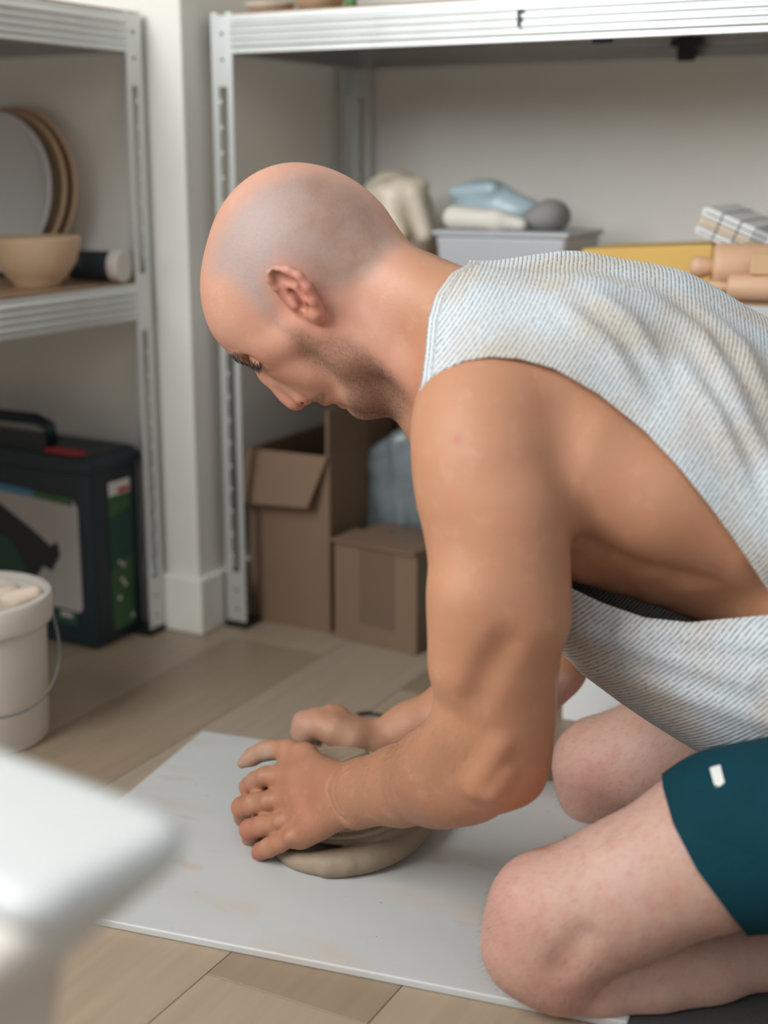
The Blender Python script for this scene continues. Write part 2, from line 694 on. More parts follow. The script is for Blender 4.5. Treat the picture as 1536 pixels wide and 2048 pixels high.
# ------------------------------------------------------------------ pottery on the left rack
def plate(name, y, r, m, label, x, tilt=10):
    o = MB()
    prof = [(0.0005, 0.0), (r * 0.62, 0.0), (r * 0.68, 0.003), (r * 0.9, 0.014), (r, 0.024), (r, 0.028), (r * 0.965, 0.0285),
            (r * 0.88, 0.019), (r * 0.66, 0.0085), (r * 0.3, 0.006), (0.0005, 0.0055)]
    o.lathe(prof, 72)
    th = math.radians(90 - tilt)
    zc = SHELF_Z + r * math.cos(math.radians(tilt)) + 0.0005
    ob = o.build(name, m, None, smooth=True, loc=(x, y, zc), rot=(th, 0, 0))
    return tag(ob, label, 'plate')


plate('plate', 1.585, 0.116, M_glaze, 'pale grey round plate at the front of the leaning plates', -1.470, 9)
plate('plate', 1.603, 0.117, M_bisque, 'tan unglazed plate in the middle of the leaning plates', -1.459, 9)
plate('plate', 1.619, 0.119, M_bisque, 'tan unglazed plate against the wall behind the leaning plates', -1.455, 7)

b = MB().lathe([(0.0005, 0.004), (0.024, 0.004), (0.026, 0.0), (0.030, 0.0), (0.031, 0.006), (0.040, 0.014), (0.053, 0.034), (0.061, 0.064), (0.0605, 0.0665),
                (0.0575, 0.066), (0.050, 0.036), (0.036, 0.018), (0.015, 0.012), (0.0005, 0.011)], 64)
tag(b.build('bowl', M_bisque, None, smooth=True, loc=(-1.296, 1.456, SHELF_Z)), 'footed tan clay bowl on the shelf before the leaning plates', 'bowl')

jx = on_axis(236, 527, 1, 1.565)
j = empty('glass_jar', (jx[0], 1.565, SHELF_Z + 0.0225), 0.12)
tag(j, 'dark glass jar with a round white lid lying beside the tan bowl', 'jar')
MB().lathe([(0.0005, -0.075), (0.018, -0.075), (0.0205, -0.072), (0.0205, -0.008), (0.019, -0.004), (0.0005, -0.004)], 40).build(
    'jar_body', mat('dark_glass', hexc(52, 66, 70), 0.15, var=0.05), j, smooth=True, rot=(0, math.pi / 2, 0))
MB().lathe([(0.0005, -0.006), (0.0225, -0.006), (0.0225, 0.008), (0.021, 0.010), (0.0005, 0.0105)], 40).build('lid', M_bucket, j, rot=(0, math.pi / 2, 0))
t_ = MB().box(-0.03, 0.03, -0.05, 0.05, 0, 0.014).build('slate_tile', mat('dark_slate', hexc(60, 64, 66), 0.7), None, bevel=0.002, loc=(-1.36, 1.30, SHELF_Z), rot=(0, 0, 0.2))
tag(t_, 'small dark slate tile lying on the shelf before the bowl', 'tile')

# ------------------------------------------------------------------ power-tool case under the left rack
GX, GY, GH = -1.262, 1.498, 0.285
case = empty('tool_case', (GX, GY, 0))
tag(case, 'dark green tool case with printed panels under the plate shelf', 'case')
MB().box(-0.36, 0, 0, 0.112, 0.004, GH - 0.02).build('body', M_case, case, bevel=0.006)
MB().prism([(-0.366, GH - 0.024), (0.004, GH - 0.024), (0.004, GH - 0.008), (-0.012, GH), (-0.34, GH + 0.006), (-0.366, GH)], 1, -0.004, 0.115).build('lid', M_case, case, bevel=0.004)
hd = MB().tube([(-0.30, 0.056, GH + 0.004), (-0.295, 0.056, GH + 0.028), (-0.27, 0.056, GH + 0.036), (-0.14, 0.056, GH + 0.036), (-0.115, 0.056, GH + 0.028), (-0.11, 0.056, GH + 0.004)], 0.009, 10)
hd.build('handle', M_case, case, smooth=True)
MB().box(-0.09, -0.03, 0.005, 0.025, GH - 0.002, GH + 0.0035).build('red_sticker', M_red_print, case, rot=(0, 0.03, 0))
p = MB().prism([(-0.345, 0.055), (-0.028, 0.055), (-0.022, 0.062), (-0.022, 0.212), (-0.03, 0.222), (-0.345, 0.232)], 1, -0.0015, 0.001).build('front_panel', M_grey_print, case)
MB().prism([(-0.345, 0.230), (-0.03, 0.216), (-0.03, 0.224), (-0.345, 0.246)], 1, -0.0022, -0.0014).build('panel_stripe', M_blue_print, p)
MB().prism([(-0.10, 0.219), (-0.03, 0.214), (-0.03, 0.225), (-0.10, 0.229)], 1, -0.0028, -0.0021).build('panel_stripe', M_green, p)
MB().prism([(-0.21, 0.20), (-0.17, 0.205), (-0.11, 0.172), (-0.075, 0.150), (-0.062, 0.158), (-0.058, 0.138), (-0.075, 0.112), (-0.09, 0.118), (-0.105, 0.100), (-0.115, 0.02),
            (-0.13, 0.02), (-0.125, 0.11), (-0.15, 0.150), (-0.21, 0.165)], 1, -0.0026, -0.0014).build('printed_tool', M_black_print, p)
MB().prism([(-0.21, 0.165), (-0.15, 0.150), (-0.125, 0.11), (-0.128, 0.08), (-0.16, 0.06), (-0.21, 0.07)], 1, -0.0022, -0.0014).build('printed_tool', M_greend, p)
MB().prism([(-0.345, 0.055), (-0.23, 0.055), (-0.23, 0.19), (-0.345, 0.19)], 1, -0.0022, -0.0014).build('printed_photo', mat('grey_blue_print', hexc(110, 118, 120), 0.6), p)
MB().prism([(-0.12, 0.038), (-0.03, 0.034), (-0.03, 0.056), (-0.12, 0.062)], 1, -0.0022, -0.0014).build('panel_stripe', M_greend, p)
MB().prism([(-0.062, 0.046), (-0.04, 0.045), (-0.04, 0.054), (-0.062, 0.055)], 1, -0.0028, -0.0021).build('printed_patch', M_grey_print, p)
q = MB().box(-0.001, 0.0015, 0.040, 0.088, 0.020, 0.236).build('side_label', M_green, case)
MB().box(0.0013, 0.0022, 0.040, 0.088, 0.222, 0.242).build('printed_patch', M_white_print, q)
MB().box(0.0021, 0.0026, 0.060, 0.086, 0.224, 0.231).build('printed_patch', M_red_print, q)
MB().prism([(0.040, 0.11), (0.088, 0.13), (0.088, 0.20), (0.040, 0.19)], 0, 0.0013, 0.0022).build('printed_photo', M_greend, q)
for yy, zz in ((0.055, 0.118), (0.064, 0.112), (0.06, 0.09), (0.066, 0.082), (0.052, 0.064), (0.08, 0.03)):
    MB().box(0.0013, 0.0024, yy, yy + 0.005, zz, zz + 0.006).build('printed_patch', M_white_print, q)

# ------------------------------------------------------------------ bucket of clay scraps
bk = on_z(-41, 1470)
bucket = empty('bucket', (bk[0], bk[1], 0))
tag(bucket, 'white plastic bucket with a wire handle holding clay scraps', 'bucket')
MB().lathe([(0.0005, 0.003), (0.078, 0.003), (0.083, 0.0), (0.0845, 0.004), (0.090, 0.160), (0.0905, 0.182), (0.088, 0.182), (0.086, 0.160), (0.080, 0.012), (0.0005, 0.010)], 72).build(
    'body', M_bucket, bucket, smooth=True)
MB().lathe([(0.089, 0.150), (0.0965, 0.150), (0.098, 0.154), (0.098, 0.180), (0.0965, 0.184), (0.088, 0.184), (0.087, 0.176)], 72).build('rim', M_bucket, bucket, smooth=True, bevel=0.001)
hp_ = []
for k in range(41):
    a = math.pi * k / 40
    hp_.append((0.099 * math.cos(a), -0.099 * math.sin(a) * 0.75 - 0.055 * math.sin(a), 0.150 - 0.080 * math.sin(a) ** 0.8))
dirv = math.atan2(-bk[1], -bk[0])
MB().tube(hp_, 0.0018, 8).build('wire_handle', M_wire, bucket, smooth=True, rot=(0, 0, dirv + math.pi / 2 + 0.25))
g = []
r2 = random.Random(3)
for k in range(16):
    a, rr = r2.uniform(0, 6.28), r2.uniform(0, 0.06)
    z = 0.155 + r2.uniform(0, 0.02)
    a2 = r2.uniform(0, 6.28)
    g.append((0.004, [cone((rr * math.cos(a), rr * math.sin(a), z), (rr * math.cos(a) + 0.03 * math.cos(a2), rr * math.sin(a) + 0.03 * math.sin(a2), z + r2.uniform(-0.01, 0.015)), 0.014, 0.009)]))
g.append((0.004, [ell((0, 0, 0.135), (0.082, 0.082, 0.025))]))
cl = tag(blob('clay_scraps', g, M_clay_dry, 0.003), 'crumpled pale clay scraps filling the white bucket', 'clay')
cl.location = (bk[0], bk[1], 0)


# ------------------------------------------------------------------ cardboard under the right rack
def carton(name, loc, rz, w, d, h, label, open_top=False):
    o = empty(name, loc, rz)
    tag(o, label, 'box')
    t = 0.004
    if open_top:
        m = MB().box(0, w, 0, t, 0, h).box(0, w, d - t, d, 0, h).box(0, t, t, d - t, 0, h).box(w - t, w, t, d - t, 0, h).box(t, w - t, t, d - t, 0.002, t + 0.002)
    else:
        m = MB().box(0, w, 0, d, 0, h)
    m.build('body', M_card, o, bevel=0.0015)
    return o


c1 = carton('cardboard_box', (-1.148, 1.729, 0), 0, 0.142, 0.30, 0.270, 'tall open cardboard box with its front flap folded down', True)
f1 = MB().prism([(0.0, 0.0), (0.142, 0.0), (0.118, -0.078), (-0.002, -0.083)], 1, -0.002, 0.002).build('flap', M_card, c1, loc=(0, -0.004, 0.271), rot=(math.radians(-14), 0, 0))
MB().box(-0.003, 0.001, 0.0, 0.30, 0, 0.07).build('flap', M_card, c1, loc=(0.139, 0, 0.268), rot=(0, math.radians(1), 0))
c2 = carton('cardboard_box', (-0.998, 1.935, 0), 0, 0.30, 0.145, 0.425, 'tallest cardboard box standing against the back wall under the shelf')
M_b2 = MB().box(0.0, 0.012, -0.001, 0.002, 0, 0.425).build('corner_fold', M_card, c2)
c3 = carton('cardboard_box', (-0.992, 1.716, 0), -0.12, 0.146, 0.125, 0.150, 'small closed cardboard box with brown tape beside the tall open box')
MB().box(0.046, 0.108, -0.0006, 0.1256, 0.1495, 0.1506).build('tape', M_tape, c3)
MB().box(0.046, 0.108, -0.0008, 0.0002, 0.03, 0.1504).build('tape', M_tape, c3)
MB().box(0.002, 0.144, 0.058, 0.066, 0.1497, 0.1512).build('lid_seam', M_card_dark, c3)
MB().box(-0.001, 0.146, -0.003, 0.06, 0.150, 0.1535).build('lid_flap', M_card, c3, rot=(math.radians(1.5), 0, 0))


def pz(px, py, y):
    return on_axis(px, py, 1, y)


g = [(0.012, [ell(pz(800, 960, 1.865) + np.array((0, 0, -0.01)), (0.075, 0.028, 0.085), k=0.02), ell(pz(850, 900, 1.865), (0.05, 0.03, 0.07), k=0.02)]),
     (0.006, [cone(pz(735, 905, 1.855), pz(860, 850, 1.855), 0.012, 0.022), cone(pz(730, 930, 1.855), pz(840, 1040, 1.86), 0.012, 0.016), cone(pz(780, 880, 1.845), pz(790, 1040, 1.845), 0.014, 0.012)]),
     (0.006, [cone(pz(720, 990, 1.86), pz(725, 1070, 1.86), 0.012, 0.014), cone(pz(840, 880, 1.845), pz(845, 1060, 1.845), 0.016, 0.012)]),
     (0.01, [ell((-0.90, 1.875, 0.06), (0.10, 0.022, 0.10), k=0.02)])]
g = [(k_, [(('c', p_[1] + (0.014, 0, 0), p_[2] + (0.014, 0, 0)) if p_[0] == 'c' else ('e', p_[1] + (0.014, 0, 0), p_[2])) + p_[3:] for p_ in ps_]) for k_, ps_ in g]
pk = tag(blob('plastic_bag', g, mat('crumpled_clear_bag', hexc(120, 128, 130), 0.25, var=0.5, scale=24, bump=0.7, bscale=30), 0.004), 'crumpled clear plastic bag standing behind the small taped box', 'bag')
g = [(0.008, [cone((-0.79, 1.78, 0.035), (-0.785, 1.80, 0.13), 0.034, 0.028), cone((-0.765, 1.77, 0.03), (-0.77, 1.82, 0.12), 0.03, 0.03), cone((-0.745, 1.76, 0.04), (-0.72, 1.80, 0.11), 0.03, 0.026)])]
tag(blob('plastic_bag', g, M_blue_bag, 0.004), 'pale plastic bag on the floor right of the small taped box', 'bag')

wb = MB().box(0, 0.22, 0, 0.095, 0, 0.15)
wbo = empty('white_box', (-0.578, 1.575, 0), 0.02)
tag(wbo, 'plain white box on the floor behind the kneeling person', 'box')
wb.build('body', M_white_pl, wbo, bevel=0.002)
MB().box(-0.002, 0.222, -0.002, 0.097, 0.11, 0.153).build('lid', M_white_pl, wbo, bevel=0.002)

# ------------------------------------------------------------------ things on the right rack's middle shelf
bag = [(0.02, [ell(pz(790, 440, 1.93), (0.062, 0.06, 0.075), k=0.03), ell((pz(780, 480, 1.93)[0], 1.93, SHELF_Z + 0.045), (0.075, 0.065, 0.045), k=0.03)]),
       (0.008, [cone(pz(745, 400, 1.89), pz(825, 385, 1.89), 0.018, 0.02), cone(pz(825, 390, 1.88), pz(850, 470, 1.88), 0.016, 0.014), cone(pz(770, 385, 1.885), pz(800, 470, 1.87), 0.016, 0.013),
                cone(pz(800, 372, 1.89), pz(843, 372, 1.9), 0.013, 0.012)])]
tag(blob('clay_bag', bag, M_film_bag, 0.004), 'crumpled beige bag of clay in the rack corner', 'bag')
x0 = pz(870, 470, 1.84)[0]
tb = empty('storage_tub', (x0, 1.84, SHELF_Z))
tag(tb, 'grey translucent storage tub beside the beige clay bag', 'tub')
MB().prism([(0.008, 0.0), (0.192, 0.0), (0.20, 0.062), (0.0, 0.062)], 1, 0.0, 0.14).build('body', M_grey_pl, tb, bevel=0.006)
MB().box(-0.004, 0.204, -0.004, 0.144, 0.060, 0.068).build('lid', M_grey_pl, tb, bevel=0.003)
ZT = SHELF_Z + 0.068
g = [(0.006, [cone((x0 + 0.02, 1.862, ZT + 0.017), (x0 + 0.085, 1.865, ZT + 0.014), 0.017, 0.014), cone((x0 + 0.085, 1.865, ZT + 0.014), (x0 + 0.12, 1.87, ZT + 0.009), 0.013, 0.009)])]
tag(blob('clay_roll', g, mat('white_wrapped_roll', hexc(222, 216, 204), 0.6, var=0.05), 0.003), 'white wrapped roll lying on the grey storage tub', 'roll')
g = [(0.01, [ell((x0 + 0.03, 1.945, ZT + 0.035), (0.05, 0.028, 0.036), k=0.02), ell((x0 + 0.08, 1.945, ZT + 0.024), (0.04, 0.028, 0.024), k=0.02)]),
     (0.006, [cone((x0 - 0.01, 1.93, ZT + 0.05), (x0 + 0.05, 1.925, ZT + 0.055), 0.012, 0.012)])]
tag(blob('plastic_bag', g, M_blue_bag, 0.004), 'pale blue plastic bag on the grey storage tub', 'bag')
g = [(0.01, [ell((x0 + 0.14, 1.91, ZT + 0.017), (0.032, 0.04, 0.018), k=0.02), ell((x0 + 0.155, 1.90, ZT + 0.022), (0.02, 0.03, 0.02), k=0.02)])]
tag(blob('grey_cloth', g, M_grey_cl, 0.003), 'crumpled grey cloth on the end of the storage tub', 'cloth')

yb = MB().prism([(-0.655, SHELF_Z), (-0.478, SHELF_Z), (-0.478, SHELF_Z + 0.060), (-0.655, SHELF_Z + 0.050)], 1, 1.80, 1.93).build('yellow_box', M_yellow, None, bevel=0.003)
tag(yb, 'plain yellow box between the storage tub and the rolling pins', 'box')


def rolling_pin(p0, p1, R, label):
    p0, p1 = Vector(map(float, p0)), Vector(map(float, p1))
    L = (p1 - p0).length
    o = empty('rolling_pin', p0)
    o.rotation_euler = (p1 - p0).to_track_quat('Z', 'Y').to_euler()
    tag(o, label, 'rolling pin')
    MB().lathe([(0.0005, 0.028), (R * 0.8, 0.028), (R * 0.97, 0.031), (R, 0.036), (R, L), (R * 0.8, L + 0.006), (0.0005, L + 0.006)], 40).build('barrel', M_wood, o, smooth=True)
    MB().lathe([(0.0005, 0.0), (R * 0.3, 0.001), (R * 0.44, 0.006), (R * 0.46, 0.014), (R * 0.36, 0.024), (R * 0.3, 0.030)], 32).build('handle', M_wood, o, smooth=True)
    return o


a_ = pz(1378, 552, 1.735)
rolling_pin((a_[0], 1.735, SHELF_Z + 0.036), (a_[0] + 0.14, 1.775, SHELF_Z + 0.036), 0.030, 'thick turned wooden rolling pin before the yellow box')
b_ = pz(1418, 585, 1.70)
rolling_pin((b_[0] - 0.004, 1.695, SHELF_Z + 0.0165), (b_[0] + 0.12, 1.703, SHELF_Z + 0.0165), 0.0165, 'thin wooden rolling pin at the front edge of the shelf')
wbk = MB().box(0, 0.10, 0, 0.022, 0, 0.024).build('wood_block', M_wood2, None, bevel=0.0015, loc=(-0.421, 1.655, SHELF_Z + 0.0005), rot=(0, 0, 0.25))
wbk.location = (-0.402, 1.688, SHELF_Z + 0.033)
tag(wbk, 'squared pale wooden block on the thin rolling pin', 'block')
bc = MB().prism([(-0.474, SHELF_Z), (-0.336, SHELF_Z), (-0.336, SHELF_Z + 0.003), (-0.474, SHELF_Z + 0.059)], 1, 1.805, 1.95).build('black_box', M_black, None, bevel=0.003)
tag(bc, 'black box under the stack of tea towels', 'box')
tc_ = np.array([-0.50, 1.80, SHELF_Z + 0.0725])
TT = math.radians(22)
up_ = 0.0
for k, (mt, hh, lab) in enumerate(((M_towel, 0.011, 'bottom folded white tea towel of the stack'), (M_towel2, 0.010, 'middle folded cream tea towel of the stack'),
                                   (M_towel, 0.014, 'top folded white tea towel with charcoal stripes on the stack'))):
    o = empty('tea_towel', tc_ + np.array([math.sin(TT) * up_, 0, math.cos(TT) * up_]))
    o.rotation_euler = (0, TT, 0)
    up_ += hh + 0.001
    tag(o, lab, 'towel')
    W_, D_ = 0.16, 0.15
    fold = [(0.0, 0.0)] + [(W_, 0.0), (W_, hh), (0.0, hh)]
    n_ = 8
    left = [(-hh / 2 * math.sin(math.pi * i / n_), hh / 2 + hh / 2 * math.cos(math.pi * i / n_)) for i in range(1, n_)]
    MB().prism(fold + left, 1, 0.0, D_).build('cloth', mt, o, bevel=0.002)
    for dx in (0.02, 0.045, 0.066, 0.071, 0.076, 0.081, 0.11):
        MB().box(dx, dx + 0.0014, -0.0006, D_ + 0.0006, 0.001, hh + 0.0005).build('woven_stripe', M_stripe, o)
    MB().box(0.0, W_, -0.0008, 0.001, hh * 0.46, hh * 0.54).build('fold_line', M_stripe, o)

# ------------------------------------------------------------------ things on the right rack's top shelf
def put(px, y, name, m, prof, label, cat):
    p = on_axis(px, 15, 1, y)
    return tag(MB().lathe(prof, 40).build(name, m, None, smooth=True, loc=(p[0], y, TOP_Z + 0.0005)), label, cat)


put(540, 1.735, 'saucer', M_clay_dry, [(0.0005, 0.0), (0.022, 0.0), (0.034, 0.010), (0.036, 0.013), (0.032, 0.012), (0.0005, 0.006)], 'pale clay saucer at the left end of the top shelf', 'saucer')
put(640, 1.735, 'bisque_dish', M_bisque, [(0.0005, 0.0), (0.026, 0.0), (0.038, 0.022), (0.040, 0.03), (0.036, 0.029), (0.0005, 0.008)], 'tan clay dish on the top shelf beside the saucer', 'dish')
put(702, 1.715, 'green_cap', M_leaf, [(0.0005, 0.0), (0.008, 0.0), (0.008, 0.016), (0.006, 0.018), (0.0005, 0.018)], 'tiny green bottle cap on the top shelf', 'cap')
pp = on_axis(1043, 38, 1, 1.684)
m = MB().box(-0.0035, 0.001, -0.001, 0.0005, -0.010, 0.010).box(-0.0035, 0.004, -0.001, 0.0005, 0.007, 0.010)
m.build('beam_slot', M_black, rack_right, loc=(pp[0] + 1.161, -0.0046, pp[2]))

# ------------------------------------------------------------------ work board, mat, foreground stool
BT = 0.008
bFL, bNL, bNR = on_z(398, 1460, BT), on_z(-1, 1798, BT), on_z(1255, 2045, BT)
bang = math.atan2(bNR[1] - bNL[1], bNR[0] - bNL[0])
bl, bw = float(np.linalg.norm((bNR - bNL)[:2])), float(np.linalg.norm((bFL - bNL)[:2]))


def board_material():
    m = mat('dusty_white_board', hexc(190, 190, 187), 0.5, var=0.05, scale=7, stretch=(1, 3, 1))
    nt = m.node_tree
    b = nt.nodes['Principled BSDF']
    src = b.inputs['Base Color'].links[0].from_socket
    tc = nt.nodes.new('ShaderNodeTexCoord')
    mp = nt.nodes.new('ShaderNodeMapping')
    mp.inputs['Scale'].default_value = (1.0, 2.4, 1)
    nt.links.new(tc.outputs['Object'], mp.inputs['Vector'])

    def layer(src, scale, lo, hi, colr, amt):
        n = nt.nodes.new('ShaderNodeTexNoise')
        n.inputs['Scale'].default_value = scale
        n.inputs['Detail'].default_value = 3
        nt.links.new(mp.outputs['Vector'], n.inputs['Vector'])
        r = nt.nodes.new('ShaderNodeMapRange')
        r.inputs['From Min'].default_value = lo
        r.inputs['From Max'].default_value = hi
        r.inputs['To Max'].default_value = amt
        nt.links.new(n.outputs['Fac'], r.inputs['Value'])
        x = nt.nodes.new('ShaderNodeMix')
        x.data_type = 'RGBA'
        x.inputs['B'].default_value = colr
        nt.links.new(r.outputs['Result'], x.inputs['Factor'])
        nt.links.new(src, x.inputs['A'])
        return x.outputs['Result']
    s = layer(src, 5, 0.52, 0.75, hexc(190, 172, 154), 0.75)
    s = layer(s, 11, 0.62, 0.72, hexc(184, 160, 138), 0.6)
    s = layer(s, 90, 0.74, 0.76, hexc(110, 100, 90), 0.8)
    nt.links.new(s, b.inputs['Base Color'])
    return m


board = MB().box(0, bl, 0, bw, 0.0, BT).build('work_board', board_material(), None, bevel=0.002, loc=(bNL[0], bNL[1], 0), rot=(0, 0, bang))
tag(board, 'thin white clay-dusted board lying on the wooden floor', 'board')
mt_ = MB().box(0, 0.55, 0, 0.62, 0.0, 0.006).build('floor_mat', M_mat, None, bevel=0.002, loc=(bNR[0] + 0.004, bNR[1] - 0.06, 0.0), rot=(0, 0, bang))
tag(mt_, 'charcoal floor mat under the shins at the end of the board', 'mat')

stool = empty('plastic_stool', (-0.449, 0.401, 0), -0.15)
tag(stool, 'white moulded plastic stool in front of the work board', 'stool')


def rrect(cx, cy, hw, hd, r, z, n=8):
    out = []
    for qx, qy, a0 in ((1, 1, 0), (-1, 1, 90), (-1, -1, 180), (1, -1, 270)):
        for i in range(n + 1):
            a = math.radians(a0 + 90 * i / n)
            out.append((cx + qx * (hw - r) + r * math.cos(a), cy + qy * (hd - r) + r * math.sin(a), z))
    return out


def loft(rings):
    m = MB()
    n = len(rings[0])
    v = [p for r in rings for p in r]
    f = [(i * n + k, i * n + (k + 1) % n, (i + 1) * n + (k + 1) % n, (i + 1) * n + k) for i in range(len(rings) - 1) for k in range(n)]
    f += [tuple(range(n))[::-1], tuple(range((len(rings) - 1) * n, len(rings) * n))]
    return m.add(v, f)


ST_ = 0.432
loft([rrect(0, 0, 0.132, 0.034, 0.016, ST_ - 0.020), rrect(0, 0, 0.136, 0.042, 0.018, ST_ - 0.014), rrect(0, 0, 0.137, 0.043, 0.018, ST_ - 0.006), rrect(0, 0, 0.133, 0.040, 0.018, ST_ - 0.001),
      rrect(0, 0, 0.124, 0.034, 0.016, ST_)]).build('seat', mat('stool_plastic', hexc(206, 208, 206), 0.4, var=0.02), stool, smooth=True)
loft([rrect(0, 0, 0.09, 0.045, 0.02, 0.0), rrect(0, 0, 0.085, 0.04, 0.02, 0.02), rrect(-0.02, 0, 0.050, 0.032, 0.02, 0.2), rrect(-0.005, 0, 0.072, 0.038, 0.02, 0.35), rrect(0, 0, 0.135, 0.040, 0.016, ST_ - 0.016)]).build(
    'pedestal', M_bucket, stool, smooth=True)

# ------------------------------------------------------------------ the kneeling person (built in the lens frame, then turned into the room)
CELL = 0.0018
P3 = cam_pt
PHI = math.radians(17)
IF, IU = np.array([-0.55, 0.835]), np.array([-0.835, -0.55])
HO = P3(621, 563, 1.28)
HF = np.array([math.cos(PHI) * IF[0], math.cos(PHI) * IF[1], math.sin(PHI)])
HU = np.array([IU[0], IU[1], 0.0])
HL = np.array([math.sin(PHI) * IF[0], math.sin(PHI) * IF[1], -math.cos(PHI)])


def hp(px, py, lat=0.0):
    """point of the head at lateral offset lat (mm, + towards his left ear) seen at this pixel"""
    lat = lat / 1000.0
    Z = HO[2]
    for _ in range(6):
        p = P3(px, py, Z)
        d = p - HO
        x = (d[:2] @ IF - lat * math.sin(PHI)) / math.cos(PHI)
        z = d[:2] @ IU
        Z = HO[2] + x * math.sin(PHI) - lat * math.cos(PHI)
    return HO + x * HF + lat * HL + z * HU


def mm(*a):
    return [v / 1000.0 for v in a]


def hc(a, b, ra, rb, k=6):
    return cone(hp(*a), hp(*b), ra / 1000, rb / 1000, k / 1000)


def both(fn):
    return fn(1) + fn(-1)


AX_IMG = lambda dx, dy: (lambda F, U: [F, HL, U])(
    (lambda c: HF * c[0] + HU * c[1])((np.array([dx, dy]) @ IF, np.array([dx, dy]) @ IU)),
    (lambda c: HF * c[0] + HU * c[1])((np.array([-dy, dx]) @ IF, np.array([-dy, dx]) @ IU)))


def hell(c, rad, d=(1, 0), k=8):
    """ellipsoid in the head: radii (along image dir d, lateral, across) mm"""
    return ell(hp(*c), mm(*rad), AX_IMG(*d), k / 1000)


head = [hell((595, 541), (85, 73, 96), (1, 0), 8),
        hell((655, 515), (68, 66, 74), (0.8, -0.6), 14),
        hell((535, 585), (60, 60, 62), (1, 0), 14)]
# forehead, temple, midface, jaw
head += [hell((512, 628), (34, 48, 36), (0.6, 0.8), 18),
         hell((597, 672), (50, 54, 35), (0.9, 0.43), 22),
         hell((650, 722), (46, 44, 32), (0.95, 0.3), 20),
         hell((652, 766), (25, 26, 16), (0.95, 0.25), 16)]
for s in (1, -1):
    head += [hc((481, 694, 6 * s), (494, 693, 24 * s), 9, 9, 9), hc((494, 693, 24 * s), (520, 678, 44 * s), 9, 8, 9),
             hc((546, 690, 42 * s), (582, 674, 55 * s), 11, 11, 14),
             hc((700, 700, 50 * s), (725, 775, 26 * s), 17, 15, 16), hc((725, 775, 26 * s), (735, 798, 6 * s), 15, 15, 14),
             hc((620, 640, 60 * s), (700, 700, 50 * s), 16, 17, 16),
             hell((622, 730, 32 * s), (22, 14, 14), (0.9, 0.4), 14)]
head += [hell((728, 803), (15, 14, 14), (1, 0), 10)]
# eye sockets, eyeballs, lids
for s in (1, -1):
    head += [cut(hell((510, 727, 32 * s), (13, 13, 7), (0.75, 0.66), 7))]
    head += [ell(hp(524, 709, 30 * s), mm(12.0, 12.0, 12.0), None, 0.002)]
    head += [cut(hc((509, 713, 40 * s), (506, 722, 22 * s), 0.9, 0.9, 1.2)), cut(hc((520, 727, 42 * s), (519, 736, 22 * s), 0.9, 0.9, 1.2)),
             hc((517, 729, 41 * s), (515, 735, 24 * s), 1.6, 1.6, 1.0), hc((528, 737, 22 * s), (541, 729, 40 * s), 2.4, 2.8, 4)]
# nose
head += [hc((512, 715), (537, 749), 8.0, 7.8, 8), hc((537, 749), (572, 787), 7.8, 9.0, 8), hell((588, 802), (10.5, 10, 8.6), (0.8, 0.6), 5)]
for s in (1, -1):
    head += [hell((607, 795, 11.5 * s), (8.5, 6.0, 6.6), (0.85, 0.5), 3), hc((560, 760, 9 * s), (602, 790, 11 * s), 6, 6, 8)]
    head += [cut(hc((622, 779, 15 * s), (612, 776, 17 * s), 1.2, 1.2, 3))]
head += [hc((596, 802), (622, 796), 5.0, 4.6, 5)]
for s in (1, -1):
    head += [cut(hell((609, 801, 13.0 * s), (4.6, 4.0, 2.6), (0.62, -0.78), 1.2))]
# lips
for s in (1, -1):
    head += [hc((650, 797, 0), (661, 789, 18 * s), 6.0, 3.6, 4), hc((690, 800, 0), (676, 792, 19 * s), 7.5, 5.2, 3.5)]
    head += [cut(hc((668, 812, 0), (667, 799, 12 * s), 2.8, 2.4, 1.2)), cut(hc((667, 799, 12 * s), (665, 789, 23 * s), 2.4, 1.8, 1.2)), cut(hc((705, 814, 0), (701, 803, 14 * s), 4.0, 3.0, 5))]
    head += [cut(hc((622, 776, 17 * s), (655, 776, 29 * s), 1.6, 1.2, 5))]
# neck
neck = [cone(P3(700, 580, 1.275), P3(810, 648, 1.285), 0.052, 0.061, 0.025), cone(P3(810, 648, 1.285), P3(930, 712, 1.29), 0.061, 0.076, 0.03),
        cone(hp(672, 640, 58), P3(842, 755, 1.225), 0.018, 0.015, 0.02), cone(P3(745, 545, 1.24), P3(950, 652, 1.20), 0.028, 0.044, 0.03),
        cone(P3(745, 545, 1.31), P3(950, 652, 1.37), 0.028, 0.044, 0.03), cone(P3(740, 735, 1.28), P3(860, 738, 1.28), 0.026, 0.028, 0.03)]


